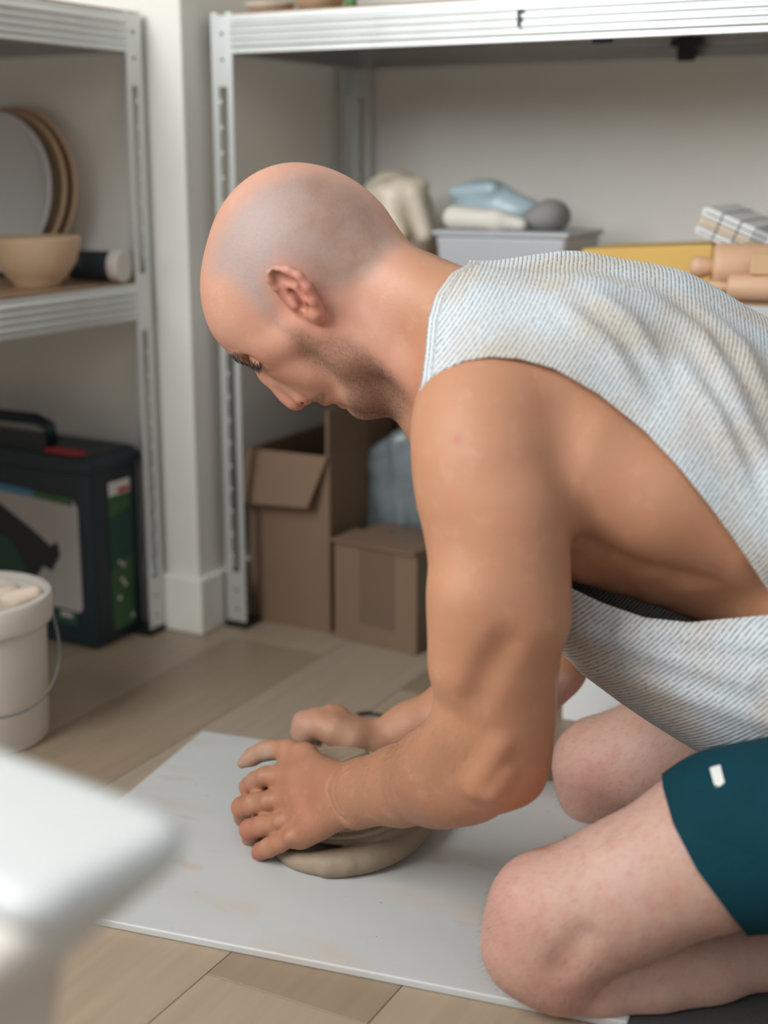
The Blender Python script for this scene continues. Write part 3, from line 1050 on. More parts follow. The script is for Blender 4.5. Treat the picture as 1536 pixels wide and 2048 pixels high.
def ear(s):
    L = lambda x, y, l: hp(x, y, l * s)
    pts = [(566, 588, 78, 3.0), (552, 575, 82, 3.4), (541, 560, 85, 3.6), (541, 546, 88, 3.8), (555, 539, 91, 4.0), (577, 541, 94, 4.2), (598, 553, 96, 4.4), (614, 575, 96, 4.6), (627, 602, 93, 4.6), (637, 624, 88, 4.8)]
    g = [cone(L(*a[:3]), L(*b[:3]), a[3] / 1000, b[3] / 1000, 0.0025) for a, b in zip(pts[:-1], pts[1:])]
    e1, _, e3 = AX_IMG(0.72, 0.69)
    back = -e3
    tilt = back + 0.5 * HL * s
    nrm = HL * s - 0.5 * back
    ax = [e1, nrm, tilt]
    g = [ell(L(593, 588, 82), mm(30, 4.4, 17), ax, 0.002)] + g
    g += [cone(L(634, 628, 86), L(641, 638, 82), 0.0062, 0.0050, 0.004), cone(L(622, 626, 80), L(634, 634, 82), 0.005, 0.005, 0.004)]
    g += [cut(ell(L(598, 599, 87), mm(13, 13, 8), ax, 0.002)), cut(ell(L(563, 556, 92), mm(11, 7.0, 5.0), AX_IMG(0.8, 0.35), 0.002))]
    g += [cone(L(572, 570, 84), L(592, 574, 89), 0.0024, 0.003, 0.002), cone(L(592, 574, 89), L(612, 600, 89), 0.003, 0.003, 0.002), cone(L(612, 600, 89), L(619, 618, 84), 0.003, 0.003, 0.002)]
    g += [cut(cone(L(590, 560, 97), L(616, 598, 96), 0.0016, 0.0016, 0.0015))]
    g += [cone(L(584, 601, 80), L(590, 611, 81), 0.0042, 0.004, 0.003), cone(L(566, 588, 77), L(585, 587, 80), 0.0026, 0.002, 0.003)]
    g += [cone(L(610, 584, 68), L(612, 578, 80), 0.012, 0.006, 0.006)]
    return g


# torso -------------------------------------------------------------------------------------------------
def tor(c, Z, rad, d, k=0.04):
    d = np.array(d, float) / np.linalg.norm(d)
    yaw = math.radians(12)           # he faces slightly away from the lens
    f = np.array([d[0] * math.cos(yaw), d[1], -d[0] * math.sin(yaw)])
    f /= np.linalg.norm(f)
    l = np.array([math.sin(yaw), 0, math.cos(yaw)])
    l = l - f * (l @ f)
    l /= np.linalg.norm(l)
    n = np.cross(f, l)
    return ell(P3(c[0], c[1], Z), rad, [f, l, n], k)


torso = [tor((1215, 850), 1.285, (0.195, 0.160, 0.130), (0.96, 0.28)),
         tor((1075, 780), 1.285, (0.100, 0.15, 0.086), (0.95, 0.31)),
         tor((1500, 995), 1.25, (0.22, 0.145, 0.118), (0.86, 0.5)),
         tor((1820, 1290), 1.20, (0.16, 0.165, 0.13), (0.75, 0.66))]
torso += chain([(P3(985, 810, 1.16), 0.060), (P3(1120, 800, 1.19), 0.075), (P3(1250, 860, 1.20), 0.075)], 0.04)      # near shoulder blade
torso += chain([(P3(1130, 800, 1.43), 0.060), (P3(1230, 830, 1.38), 0.075)], 0.04)
side = chain([(P3(1080, 905, 1.150), 0.038), (P3(1180, 935, 1.142), 0.046), (P3(1320, 990, 1.135), 0.046), (P3(1480, 1060, 1.13), 0.040)], 0.03)   # latissimus
ribs = [cone(P3(1120 + 70 * i, 1040 + 24 * i, 1.165), P3(1165 + 70 * i, 1120 + 20 * i, 1.20), 0.020, 0.020, 0.02) for i in range(5)]
torso_all = torso + side + ribs

# near arm ----------------------------------------------------------------------------------------------
arm_n = chain([(P3(967, 866, 1.135), 0.0575), (P3(975, 930, 1.128), 0.056), (P3(985, 1010, 1.125), 0.0535), (P3(994, 1120, 1.125), 0.0495), (P3(995, 1220, 1.13), 0.0495),
               (P3(990, 1330, 1.145), 0.0475), (P3(990, 1430, 1.160), 0.0455), (P3(985, 1500, 1.170), 0.045)], 0.02)
arm_n += [cone(P3(1030, 1500, 1.17), P3(1036, 1556, 1.172), 0.021, 0.0195, 0.02),
          cone(P3(1030, 1040, 1.105), P3(1060, 1230, 1.115), 0.030, 0.024, 0.03),
          cone(P3(940, 1200, 1.105), P3(930, 1330, 1.12), 0.024, 0.020, 0.03)]
fore_n = chain([(P3(985, 1505, 1.172), 0.044), (P3(930, 1535, 1.20), 0.0435), (P3(880, 1552, 1.23), 0.041), (P3(800, 1571, 1.285), 0.0335), (P3(740, 1582, 1.315), 0.0272), (P3(695, 1588, 1.340), 0.0238)], 0.02)
fore_n += [cone(P3(940, 1440, 1.150), P3(870, 1540, 1.195), 0.026, 0.022, 0.03), cone(P3(985, 1560, 1.150), P3(900, 1590, 1.19), 0.022, 0.018, 0.02),
           cone(P3(720, 1562, 1.325), P3(668, 1560, 1.362), 0.016, 0.015, 0.015), cone(P3(715, 1615, 1.320), P3(672, 1614, 1.345), 0.016, 0.014, 0.015),
           ball(P3(704, 1630, 1.316), 0.009, 0.012)]


def hand_mm(l):
    return [(P3(*p[:3]), p[3] / 1000) for p in l]


wr = [(672, 1563, 1.356), (668, 1583, 1.351), (670, 1601, 1.346), (676, 1618, 1.340)]
mcp = [(530, 1553, 1.428), (538, 1602, 1.411), (563, 1643, 1.391), (583, 1674, 1.372)]
palm_n = []
for w_, m_, r_ in zip(wr, mcp, (12.0, 12.0, 11.5, 10.5)):
    mid_ = tuple((a + b) / 2 for a, b in zip(w_, m_))
    palm_n += chain(hand_mm([w_ + (13.5,), mid_ + (12.5,), (m_[0] + 8, m_[1], m_[2], r_ - 2.0)]), 0.010)
palm_n += [cone(P3(655, 1552, 1.375), P3(590, 1530, 1.425), 0.014, 0.013, 0.02), cone(P3(660, 1600, 1.372), P3(590, 1622, 1.42), 0.017, 0.013, 0.012),
           cone(P3(672, 1632, 1.345), P3(606, 1672, 1.374), 0.013, 0.012, 0.012)]
fing_n = [
    [(530, 1553, 1.428, 10.8), (512, 1564, 1.445, 10.2), (499, 1574, 1.460, 9.8), (501, 1594, 1.478, 8.6), (515, 1615, 1.486, 7.5)],
    [(538, 1602, 1.411, 10.8), (507, 1609, 1.432, 10.6), (485, 1615, 1.446, 10.6), (486, 1634, 1.468, 8.8), (502, 1655, 1.478, 7.6)],
    [(563, 1643, 1.391, 10.4), (529, 1651, 1.408, 10.2), (500, 1659, 1.420, 10.0), (502, 1676, 1.442, 8.4), (518, 1693, 1.452, 7.4)],
    [(583, 1674, 1.372, 9.8), (558, 1686, 1.383, 8.8), (538, 1695, 1.392, 9.0), (522, 1702, 1.402, 8.0), (516, 1708, 1.412, 7.0)]]
knk_n = [ball(P3(x - 2, y, z - 0.0085), r, 0.005) for (x, y, z), r in zip(mcp, (0.0082, 0.0086, 0.0082, 0.0074))]
knk_n += [cone(P3(w_[0] - 20, w_[1], w_[2] - 0.0085), P3(m_[0] + 14, m_[1], m_[2] - 0.0095), 0.0008, 0.0034, 0.006) for w_, m_ in zip(wr, mcp)]
knk_n += [cone(P3(522, 1566, 1.443), P3(520, 1598, 1.432), 0.0075, 0.0075, 0.006), cone(P3(528, 1612, 1.428), P3(540, 1642, 1.412), 0.0075, 0.0075, 0.006), cone(P3(552, 1655, 1.402), P3(566, 1676, 1.388), 0.0072, 0.0072, 0.006)]
fing_n = [chain(hand_mm(f), 0.006) for f in fing_n]
thumb_n = chain(hand_mm([(650, 1548, 1.374, 13), (610, 1513, 1.412, 12.5), (576, 1501, 1.434, 10.5), (548, 1500, 1.446, 8.6), (528, 1502, 1.452, 8.8), (504, 1514, 1.458, 8.0), (484, 1527, 1.462, 5.4)]), 0.008)

# far arm -----------------------------------------------------------------------------------------------
arm_f = chain([(P3(1140, 800, 1.47), 0.056), (P3(1150, 1000, 1.50), 0.050), (P3(1130, 1180, 1.51), 0.045), (P3(1100, 1325, 1.51), 0.038)], 0.02)
fore_f = chain([(P3(1098, 1328, 1.51), 0.036), (P3(1040, 1370, 1.515), 0.042), (P3(930, 1415, 1.515), 0.036), (P3(820, 1461, 1.515), 0.0265), (P3(755, 1489, 1.515), 0.0210)], 0.02)
palm_f = chain(hand_mm([(755, 1490, 1.512, 18), (715, 1471, 1.515, 16), (668, 1440, 1.515, 14)]), 0.015)
palm_f += chain(hand_mm([(760, 1490, 1.525, 16), (715, 1464, 1.545, 14), (672, 1436, 1.565, 13)]), 0.015)
palm_f += [cone(P3(680, 1428, 1.520), P3(662, 1424, 1.52), 0.0085, 0.0085, 0.008)]
fing_f = [
    [(660, 1431, 1.515, 11.0), (630, 1437, 1.511, 9.8), (606, 1442, 1.510, 9.6), (602, 1460, 1.514, 8.4), (606, 1478, 1.518, 7.2)],
    [(664, 1432, 1.540, 11), (632, 1434, 1.542, 9.8), (610, 1442, 1.545, 10), (604, 1464, 1.548, 8.6), (608, 1484, 1.55, 7.4)],
    [(668, 1434, 1.562, 11), (636, 1436, 1.566, 9.6), (616, 1446, 1.57, 9.6), (610, 1468, 1.572, 8.4), (616, 1486, 1.572, 7.2)],
    [(676, 1438, 1.582, 10), (650, 1444, 1.588, 8.6), (634, 1452, 1.592, 8.6), (628, 1470, 1.594, 7.6), (634, 1484, 1.594, 6.6)]]
fing_f = [chain(hand_mm(f), 0.006) for f in fing_f]
thumb_f = chain(hand_mm([(748, 1495, 1.500, 16), (705, 1480, 1.494, 16.5), (668, 1462, 1.494, 13.5), (640, 1452, 1.498, 10), (618, 1458, 1.503, 8.4), (609, 1472, 1.507, 7.6), (611, 1486, 1.510, 6.0)]), 0.012)

# legs --------------------------------------------------------------------------------------------------
thigh_n = chain([(P3(1800, 1640, 1.06), 0.085), (P3(1470, 1678, 1.11), 0.0565), (P3(1400, 1708, 1.12), 0.0540), (P3(1250, 1782, 1.14), 0.0515), (P3(1120, 1838, 1.163), 0.0525)], 0.03)
thigh_n += [cone(P3(1085, 1815, 1.165), P3(1065, 1890, 1.17), 0.040, 0.034, 0.03), cone(P3(1070, 1900, 1.17), P3(1130, 1960, 1.172), 0.036, 0.030, 0.03),
            cone(P3(1180, 1900, 1.135), P3(1120, 1950, 1.15), 0.016, 0.018, 0.03)]
shin_n = chain([(P3(1130, 1962, 1.170), 0.0285), (P3(1200, 1962, 1.172), 0.0285), (P3(1300, 1952, 1.180), 0.0315), (P3(1400, 1930, 1.190), 0.033), (P3(1536, 1898, 1.205), 0.031), (P3(1750, 1860, 1.23), 0.025),
                (P3(1880, 1850, 1.24), 0.022)], 0.02)
shin_n += chain([(P3(1890, 1840, 1.24), 0.027), (P3(1990, 1850, 1.24), 0.022), (P3(2080, 1870, 1.235), 0.014)], 0.02)
thigh_f = chain([(P3(1830, 1380, 1.34), 0.085), (P3(1480, 1480, 1.44), 0.066), (P3(1320, 1512, 1.475), 0.058), (P3(1215, 1530, 1.50), 0.0515)], 0.03)
thigh_f += [cone(P3(1190, 1530, 1.50), P3(1190, 1575, 1.51), 0.040, 0.034, 0.03), cone(P3(1195, 1585, 1.51), P3(1240, 1605, 1.51), 0.030, 0.026, 0.03)]
shin_f = chain([(P3(1240, 1605, 1.51), 0.026), (P3(1400, 1590, 1.52), 0.033), (P3(1536, 1580, 1.53), 0.031), (P3(1800, 1560, 1.55), 0.023), (P3(1950, 1570, 1.55), 0.02)], 0.02)

body_groups = [(0.01, torso_all), (0.03, neck), (0.02, head), (0.003, ear(1)), (0.003, ear(-1)),
               (0.022, arm_n), (0.012, fore_n), (0.012, palm_n), (0.006, knk_n)] + [(0.0035, f) for f in fing_n] + [(0.007, thumb_n)] + \
              [(0.03, arm_f), (0.02, fore_f), (0.015, palm_f)] + [(0.0035, f) for f in fing_f] + [(0.014, thumb_f)] + \
              [(0.02, thigh_n), (0.02, thigh_f), (0.0015, shin_n), (0.003, shin_f)]


def skin_depth(px, py, z0=1.02, z1=1.62):
    """distance along a sight line to the skin"""
    zz = np.linspace(z0, z1, 400)
    P = np.stack([P3(px, py, z) for z in zz]).astype(np.float32)
    d = eval_groups(body_groups, P)
    i = int(np.argmax(d < 0))
    return float(zz[i])


def groove(path, r, k, lift=0.0):
    pts = [(P3(x, y, skin_depth(x, y) + lift), r) for x, y in path]
    return chain(pts, 0.002)


GROOVES = [(0.0022, groove([(667, 1545), (655, 1575), (660, 1600), (672, 1622), (692, 1642)], 0.0010, 0), 'cut'),
           (0.0018, groove([(676, 1550), (668, 1580), (673, 1606), (684, 1624)], 0.0007, 0), 'cut'),
           (0.022, groove([(1012, 1300), (980, 1350), (952, 1405)], 0.004, 0, -0.0095), 'cut'),
           (0.016, groove([(1000, 1490), (972, 1540), (950, 1575)], 0.0045, 0, 0.0035)),
           (0.012, groove([(1012, 1545), (985, 1585)], 0.004, 0, 0.0032)),
           (0.020, groove([(1160, 1880), (1135, 1920), (1122, 1945)], 0.004, 0, -0.009), 'cut')]
body_groups = body_groups + GROOVES
BV, BQ = surface(body_groups, CELL)
BV = relax(BV, BQ, 1, 0.4)
_w = to_world(BV)
REST = 0.0086                         # knees and shins flatten on the board and mat
_low = _w[:, 2] < REST
_dz = (REST - _w[:, 2])[_low]
BV[_low] += np.outer(_dz, np.array([0, -CT, -ST]))


def px_of(V):
    return 768 + F_PX * V[:, 0] / V[:, 2], 1024 + F_PX * V[:, 1] / V[:, 2]


def gauss(V, c, r):
    d = V - np.asarray(c)
    return np.exp(-(d * d).sum(1) / (r * r))


def sstep(x, a, b):
    t = np.clip((x - a) / (b - a), 0, 1)
    return t * t * (3 - 2 * t)


SKIN_ARM = np.array(hexc(186, 133, 101)[:3])
SKIN_FACE = np.array(hexc(200, 148, 124)[:3])
SKIN_LEG = np.array(hexc(196, 158, 142)[:3])
SKIN_RED = np.array(hexc(178, 94, 76)[:3])


def skin_attrs(V):
    bx, by = px_of(V)
    Z = V[:, 2]
    hd = (V - HO) @ np.stack([HF, HL, HU], 1) * 1000          # head-local mm
    ishead = (sstep(-bx, -860, -760)) * (by < 900)
    isleg = sstep(by - (1330 + 0.0 * bx), 0, 40) * sstep(bx, 1085, 1110) * 1.0
    isleg = np.maximum(isleg * (1 - (Z < 1.2) * (by < 1620) * (bx < 1110)), (by > 1700) * (bx > 940))
    colr = SKIN_ARM[None] * (1 - ishead[:, None]) + SKIN_FACE[None] * ishead[:, None]
    colr = colr * (1 - isleg[:, None]) + SKIN_LEG[None] * isleg[:, None]
    red = np.zeros(len(V))
    for c, r, a in ((hp(589, 803), 0.016, 0.55), (hp(607, 793, 11), 0.010, 0.45), (hp(600, 580, 90), 0.030, 0.62), (hp(640, 635, 80), 0.02, 0.4), (hp(560, 720, 45), 0.022, 0.25), (hp(688, 800, 14), 0.011, 0.6), (hp(656, 796, 14), 0.007, 0.4),
                    (P3(1040, 1560, 1.155), 0.035, 0.32), (P3(915, 880, skin_depth(915, 880)), 0.0040, 0.75), (P3(1432, 1132, skin_depth(1432, 1132)), 0.006, 0.5), (P3(530, 1600, 1.405), 0.012, 0.2), (P3(490, 1660, 1.41), 0.016, 0.45),
                    (P3(475, 1617, 1.44), 0.016, 0.4), (P3(500, 1575, 1.45), 0.016, 0.35), (P3(515, 1705, 1.40), 0.016, 0.55), (P3(560, 1690, 1.37), 0.02, 0.3), (P3(600, 1600, 1.36), 0.05, 0.30),
                    (P3(600, 1445, 1.5), 0.02, 0.3), (P3(1020, 1850, 1.14), 0.05, 0.25), (P3(1110, 1950, 1.13), 0.04, 0.3), (P3(1190, 1560, 1.47), 0.04, 0.35), (P3(850, 780, 1.2), 0.03, 0.2)):
        red = np.maximum(red, a * gauss(V, c, r))
    colr = colr * (1 - red[:, None]) + SKIN_RED[None] * red[:, None]
    tan = sstep(by, 1420, 1520) * sstep(-bx, -1000, -860) * (1 - isleg)        # forearms and hands darkened: partly tan, partly shade put into the colour
    colr = colr * (1 - 0.20 * tan[:, None])
    # shaved sides of the scalp and beard, outlined in profile and mirrored to the far side
    lat = np.abs(hd[:, 1]) / 1000
    VM = HO + np.outer(hd[:, 0] / 1000, HF) + np.outer(lat, HL) + np.outer(hd[:, 2] / 1000, HU)
    mx_, my_ = px_of(VM)
    hairline = [(505, 372), (458, 420), (428, 470), (416, 505), (414, 540), (420, 550), (446, 556), (482, 592), (520, 628), (556, 650), (548, 600), (535, 560), (556, 528), (600, 535), (640, 585), (690, 580),
                (745, 545), (800, 490), (775, 420), (735, 370), (690, 342), (640, 330), (580, 338)]
    scalp = sstep(-poly_sd(mx_, my_, hairline), -22, 38) * sstep(lat, 0.000, 0.045) * ishead
    back = sstep(mx_, 520, 660)
    poly = [(545, 640), (592, 650), (640, 668), (700, 664), (738, 694), (785, 738), (835, 780), (815, 850), (740, 860), (700, 838), (692, 812), (686, 786), (662, 756), (625, 742), (600, 724), (585, 690), (555, 664)]
    beard = sstep(-poly_sd(mx_, my_, poly), -8, 22) * (0.55 + 0.45 * sstep(0.6 * mx_ + my_, 1090, 1240))
    must = sstep(-poly_sd(mx_, my_, [(620, 792), (644, 782), (654, 788), (646, 815), (622, 812)]), -3, 6)
    lips = np.maximum(gauss(VM, hp(657, 800, 8), 0.008), gauss(VM, hp(688, 805, 6), 0.010))
    beard = np.maximum(beard, must * 0.7) * ishead * (1 - np.clip(lips * 1.2, 0, 0.9))
    clay = np.maximum.reduce([0.85 * gauss(V, P3(535, 1512, 1.445), 0.012), 0.6 * gauss(V, P3(500, 1528, 1.455), 0.018), 0.55 * gauss(V, P3(610, 1480, 1.5), 0.022), 0.4 * gauss(V, P3(590, 1440, 1.5), 0.03),
                              0.3 * gauss(V, P3(700, 1470, 1.49), 0.04)])
    return dict(tone=colr, scalp=scalp, nape=scalp * back, beard=beard, clay=clay, leg=isleg)


def poly_sd(x, y, poly):
    """signed distance to a polygon, negative inside"""
    p = np.array(poly, float)
    n = len(p)
    d = np.full(len(x), 1e18)
    ins = np.zeros(len(x), bool)
    for i in range(n):
        a, b = p[i], p[(i + 1) % n]
        e = b - a
        wx, wy = x - a[0], y - a[1]
        t = np.clip((wx * e[0] + wy * e[1]) / (e @ e), 0, 1)
        d = np.minimum(d, (wx - e[0] * t) ** 2 + (wy - e[1] * t) ** 2)
        c = ((a[1] > y) != (b[1] > y)) & (x < (b[0] - a[0]) * (y - a[1]) / (b[1] - a[1] + 1e-12) + a[0])
        ins ^= c
    d = np.sqrt(d)
    return np.where(ins, -d, d)


def skin_material():
    m = bpy.data.materials.new('skin')
    m.use_nodes = True
    nt = m.node_tree
    b = nt.nodes['Principled BSDF']
    b.inputs['Roughness'].default_value = 0.52
    b.inputs['Specular IOR Level'].default_value = 0.46
    b.inputs['Subsurface Weight'].default_value = 0.16
    b.inputs['Subsurface Radius'].default_value = (1.0, 0.38, 0.22)
    b.inputs['Subsurface Scale'].default_value = 0.006

    def attr(n):
        a = nt.nodes.new('ShaderNodeAttribute')
        a.attribute_name = n
        return a

    def noise(scale, detail=4, rough=0.6):
        n = nt.nodes.new('ShaderNodeTexNoise')
        n.inputs['Scale'].default_value = scale
        n.inputs['Detail'].default_value = detail
        n.inputs['Roughness'].default_value = rough
        tc = nt.nodes.new('ShaderNodeTexCoord')
        nt.links.new(tc.outputs['Object'], n.inputs['Vector'])
        return n.outputs['Fac']

    def rng_(v, a, b_, c, d):
        r = nt.nodes.new('ShaderNodeMapRange')
        for k, x in zip(('From Min', 'From Max', 'To Min', 'To Max'), (a, b_, c, d)):
            r.inputs[k].default_value = x
        nt.links.new(v, r.inputs['Value'])
        return r.outputs['Result']

    def mul(a, c):
        r = nt.nodes.new('ShaderNodeMath')
        r.operation = 'MULTIPLY'
        nt.links.new(a, r.inputs[0])
        if isinstance(c, float):
            r.inputs[1].default_value = c
        else:
            nt.links.new(c, r.inputs[1])
        return r.outputs[0]

    def mix(a, colr, fac, mode='MIX'):
        x = nt.nodes.new('ShaderNodeMix')
        x.data_type = 'RGBA'
        x.blend_type = mode
        nt.links.new(a, x.inputs['A'])
        x.inputs['B'].default_value = colr
        nt.links.new(fac, x.inputs['Factor'])
        return x.outputs['Result']
    c = attr('tone').outputs['Color']
    c = mix(c, hexc(190, 112, 84), rng_(noise(38, 5), 0.48, 0.8, 0.0, 0.24))
    c = mix(c, hexc(232, 190, 160), rng_(noise(60, 4), 0.55, 0.85, 0.0, 0.22))
    c = mix(c, hexc(120, 70, 52), rng_(noise(260, 2), 0.70, 0.78, 0.0, 0.22))
    lg = attr('leg').outputs['Fac']
    c = mix(c, hexc(186, 120, 108), mul(rng_(noise(85, 5), 0.5, 0.75, 0.0, 0.45), lg))
    sc = attr('scalp').outputs['Fac']
    c = mix(c, hexc(154, 147, 145), mul(sc, 0.66))
    c = mix(c, hexc(150, 112, 86), mul(attr('nape').outputs['Fac'], rng_(noise(45, 3), 0.35, 0.65, 0.35, 0.8)))
    c = mix(c, hexc(84, 76, 76), mul(rng_(noise(1500, 2, 0.7), 0.50, 0.70, 0.0, 0.34), sc))
    be = attr('beard').outputs['Fac']
    c = mix(c, hexc(132, 102, 86), mul(be, 0.50))
    c = mix(c, hexc(58, 42, 34), mul(rng_(noise(1100, 3, 0.7), 0.50, 0.68, 0.0, 0.5), be))
    c = mix(c, hexc(168, 152, 138), mul(attr('clay').outputs['Fac'], rng_(noise(120, 4), 0.3, 0.55, 0.35, 1.0)))
    nt.links.new(c, b.inputs['Base Color'])
    bp = nt.nodes.new('ShaderNodeBump')
    bp.inputs['Strength'].default_value = 0.30
    bp.inputs['Distance'].default_value = 0.0014
    nt.links.new(noise(360, 6, 0.7), bp.inputs['Height'])
    nt.links.new(bp.outputs['Normal'], b.inputs['Normal'])
    return m


M_skin = skin_material()
person = empty('person', to_world(P3(1150, 1965, 1.20)) * np.array([1, 1, 0]))
tag(person, 'man with shaved head in striped sleeveless top and teal shorts kneeling over clay', 'person')
PINV = -np.array(person.location)


def wv(V):
    return to_world(V) + PINV


body = np_mesh('body', wv(BV), BQ, M_skin, person, skin_attrs(BV))


def vnormals(V, Q):
    n = np.cross(V[Q[:, 2]] - V[Q[:, 0]], V[Q[:, 3]] - V[Q[:, 1]])
    out = np.zeros_like(V)
    for k in range(4):
        for c in range(3):
            out[:, c] += np.bincount(Q[:, k], n[:, c], len(V))
    out /= np.linalg.norm(out, axis=1)[:, None] + 1e-12
    return out


# ------------------------------------------------------------------ clothing
def inflate(prims, d, k=None):
    out = []
    for p in prims:
        if p[0] == 'c':
            out.append(('c', p[1], p[2], p[3] + d, p[4] + d, k or p[5], p[6]))
        else:
            out.append(('e', p[1], p[2] + d, p[3], None, k or p[5], p[6]))
    return out


back_drape = chain([(P3(1010, 690, 1.28), 0.060), (P3(1140, 668, 1.28), 0.063), (P3(1300, 708, 1.27), 0.068), (P3(1536, 845, 1.25), 0.070), (P3(1750, 1020, 1.22), 0.075)], 0.03)
back_drape += chain([(P3(1000, 720, 1.17), 0.045), (P3(1180, 720, 1.17), 0.050), (P3(1400, 860, 1.15), 0.055), (P3(1600, 1040, 1.13), 0.06)], 0.03)
front_drape = [tor((1385, 1275), 1.275, (0.150, 0.135, 0.074), (0.90, 0.43), 0.05), tor((1640, 1390), 1.25, (0.19, 0.15, 0.088), (0.92, 0.4), 0.05),
               tor((1250, 1190), 1.285, (0.10, 0.12, 0.055), (0.85, 0.53), 0.05)]
folds = []
for pts in ([(1180, 585), (1260, 650), (1330, 750)], [(1120, 610), (1220, 700), (1290, 800)], [(1260, 570), (1400, 680), (1500, 830)], [(1370, 600), (1480, 700), (1560, 860)],
            [(1350, 720), (1430, 830), (1500, 980)], [(1440, 760), (1530, 920), (1570, 1050)]):
    folds.append(pts)
shirt_groups = [(0.02, inflate(torso, 0.006) + inflate(side, 0.004)), (0.03, inflate(neck[:2] + neck[3:5], 0.005)), (0.03, back_drape), (0.03, front_drape)]
SCELL = 0.0034
SV, SQ = surface(shirt_groups, SCELL)
SV = relax(SV, SQ, 3)
# cloth folds: push the near back outwards along soft ridges
_sx, _sy = px_of(SV)
_push = np.zeros(len(SV))
for pts in folds:
    d = np.full(len(SV), 1e9)
    tt = np.zeros(len(SV))
    for i, (a, b) in enumerate(zip(pts[:-1], pts[1:])):
        a, b = np.array(a, float), np.array(b, float)
        e = b - a
        t = np.clip(((_sx - a[0]) * e[0] + (_sy - a[1]) * e[1]) / (e @ e), 0, 1)
        dd = np.hypot(_sx - a[0] - e[0] * t, _sy - a[1] - e[1] * t)
        w = dd < d
        d = np.where(w, dd, d)
        tt = np.where(w, (i + t) / (len(pts) - 1), tt)
    _push += 0.0065 * np.exp(-(d / 17) ** 2) * np.sin(np.pi * np.clip(tt, 0.02, 0.98)) ** 0.6 * (SV[:, 2] < 1.26)
for (ax_, ay_), (bx_, by_), amp in (((1130, 1250), (1500, 1360), 0.004), ((1180, 1330), (1536, 1440), 0.003), ((1250, 1260), (1536, 1290), 0.004)):
    e = np.array([bx_ - ax_, by_ - ay_], float)
    t = np.clip(((_sx - ax_) * e[0] + (_sy - ay_) * e[1]) / (e @ e), 0, 1)
    dd = np.hypot(_sx - ax_ - e[0] * t, _sy - ay_ - e[1] * t)
    _push += amp * np.exp(-(dd / 22) ** 2) * (SV[:, 2] < 1.26)
_n = np.cross(SV[SQ[:, 2]] - SV[SQ[:, 0]], SV[SQ[:, 3]] - SV[SQ[:, 1]])
_vn = np.zeros_like(SV)
for k in range(4):
    for c in range(3):
        _vn[:, c] += np.bincount(SQ[:, k], _n[:, c], len(SV))
_vn /= np.linalg.norm(_vn, axis=1)[:, None] + 1e-12
if np.mean((_vn * (SV - SV.mean(0))).sum(1)) < 0:
    _vn = -_vn
SV = SV + _vn * _push[:, None]
ST_T = tris(SQ)
_sx, _sy = px_of(SV)
ARMHOLE = [(846, 772), (880, 744), (930, 722), (980, 714), (1040, 718), (1110, 738), (1200, 790), (1290, 862), (1360, 936), (1420, 1012), (1480, 1094), (1536, 1178), (1562, 1216), (1540, 1230),
           (1450, 1238), (1380, 1246), (1290, 1236), (1200, 1204), (1120, 1166), (1020, 1110), (900, 960), (840, 850)]
_zs = 1.275 - 0.00006 * (_sx - 1000)
rem = np.minimum(-poly_sd(_sx, _sy, ARMHOLE) * 0.0004, _zs - SV[:, 2])
fs = SV - P3(1140, 830, 1.50)
rem = np.maximum(rem, 0.115 - np.linalg.norm(fs, axis=1))                 # far armhole
yk = np.array([400, 530, 548, 590, 640, 700, 760, 800, 900, 1300])
xk = np.array([960, 935, 902, 872, 858, 853, 846, 836, 830, 830])
collar = (np.interp(_sy, yk, xk) - _sx) * 0.00045
rem = np.maximum(rem, collar)
rem = np.maximum(rem, (_sx - 1850) * 0.0004)
stripe = np.hypot(SV[:, 0] - (350 - 768) / F_PX * 1.25, SV[:, 1] - (300 - 1024) / F_PX * 1.25)
arch = np.arctan2(SV[:, 1] - (300 - 1024) / F_PX * 1.25, SV[:, 0] - (350 - 768) / F_PX * 1.25)
CVs, CT_, (stripe, arch, cdist) = clip_tris(ST_T, SV, rem, (stripe, arch, -collar))


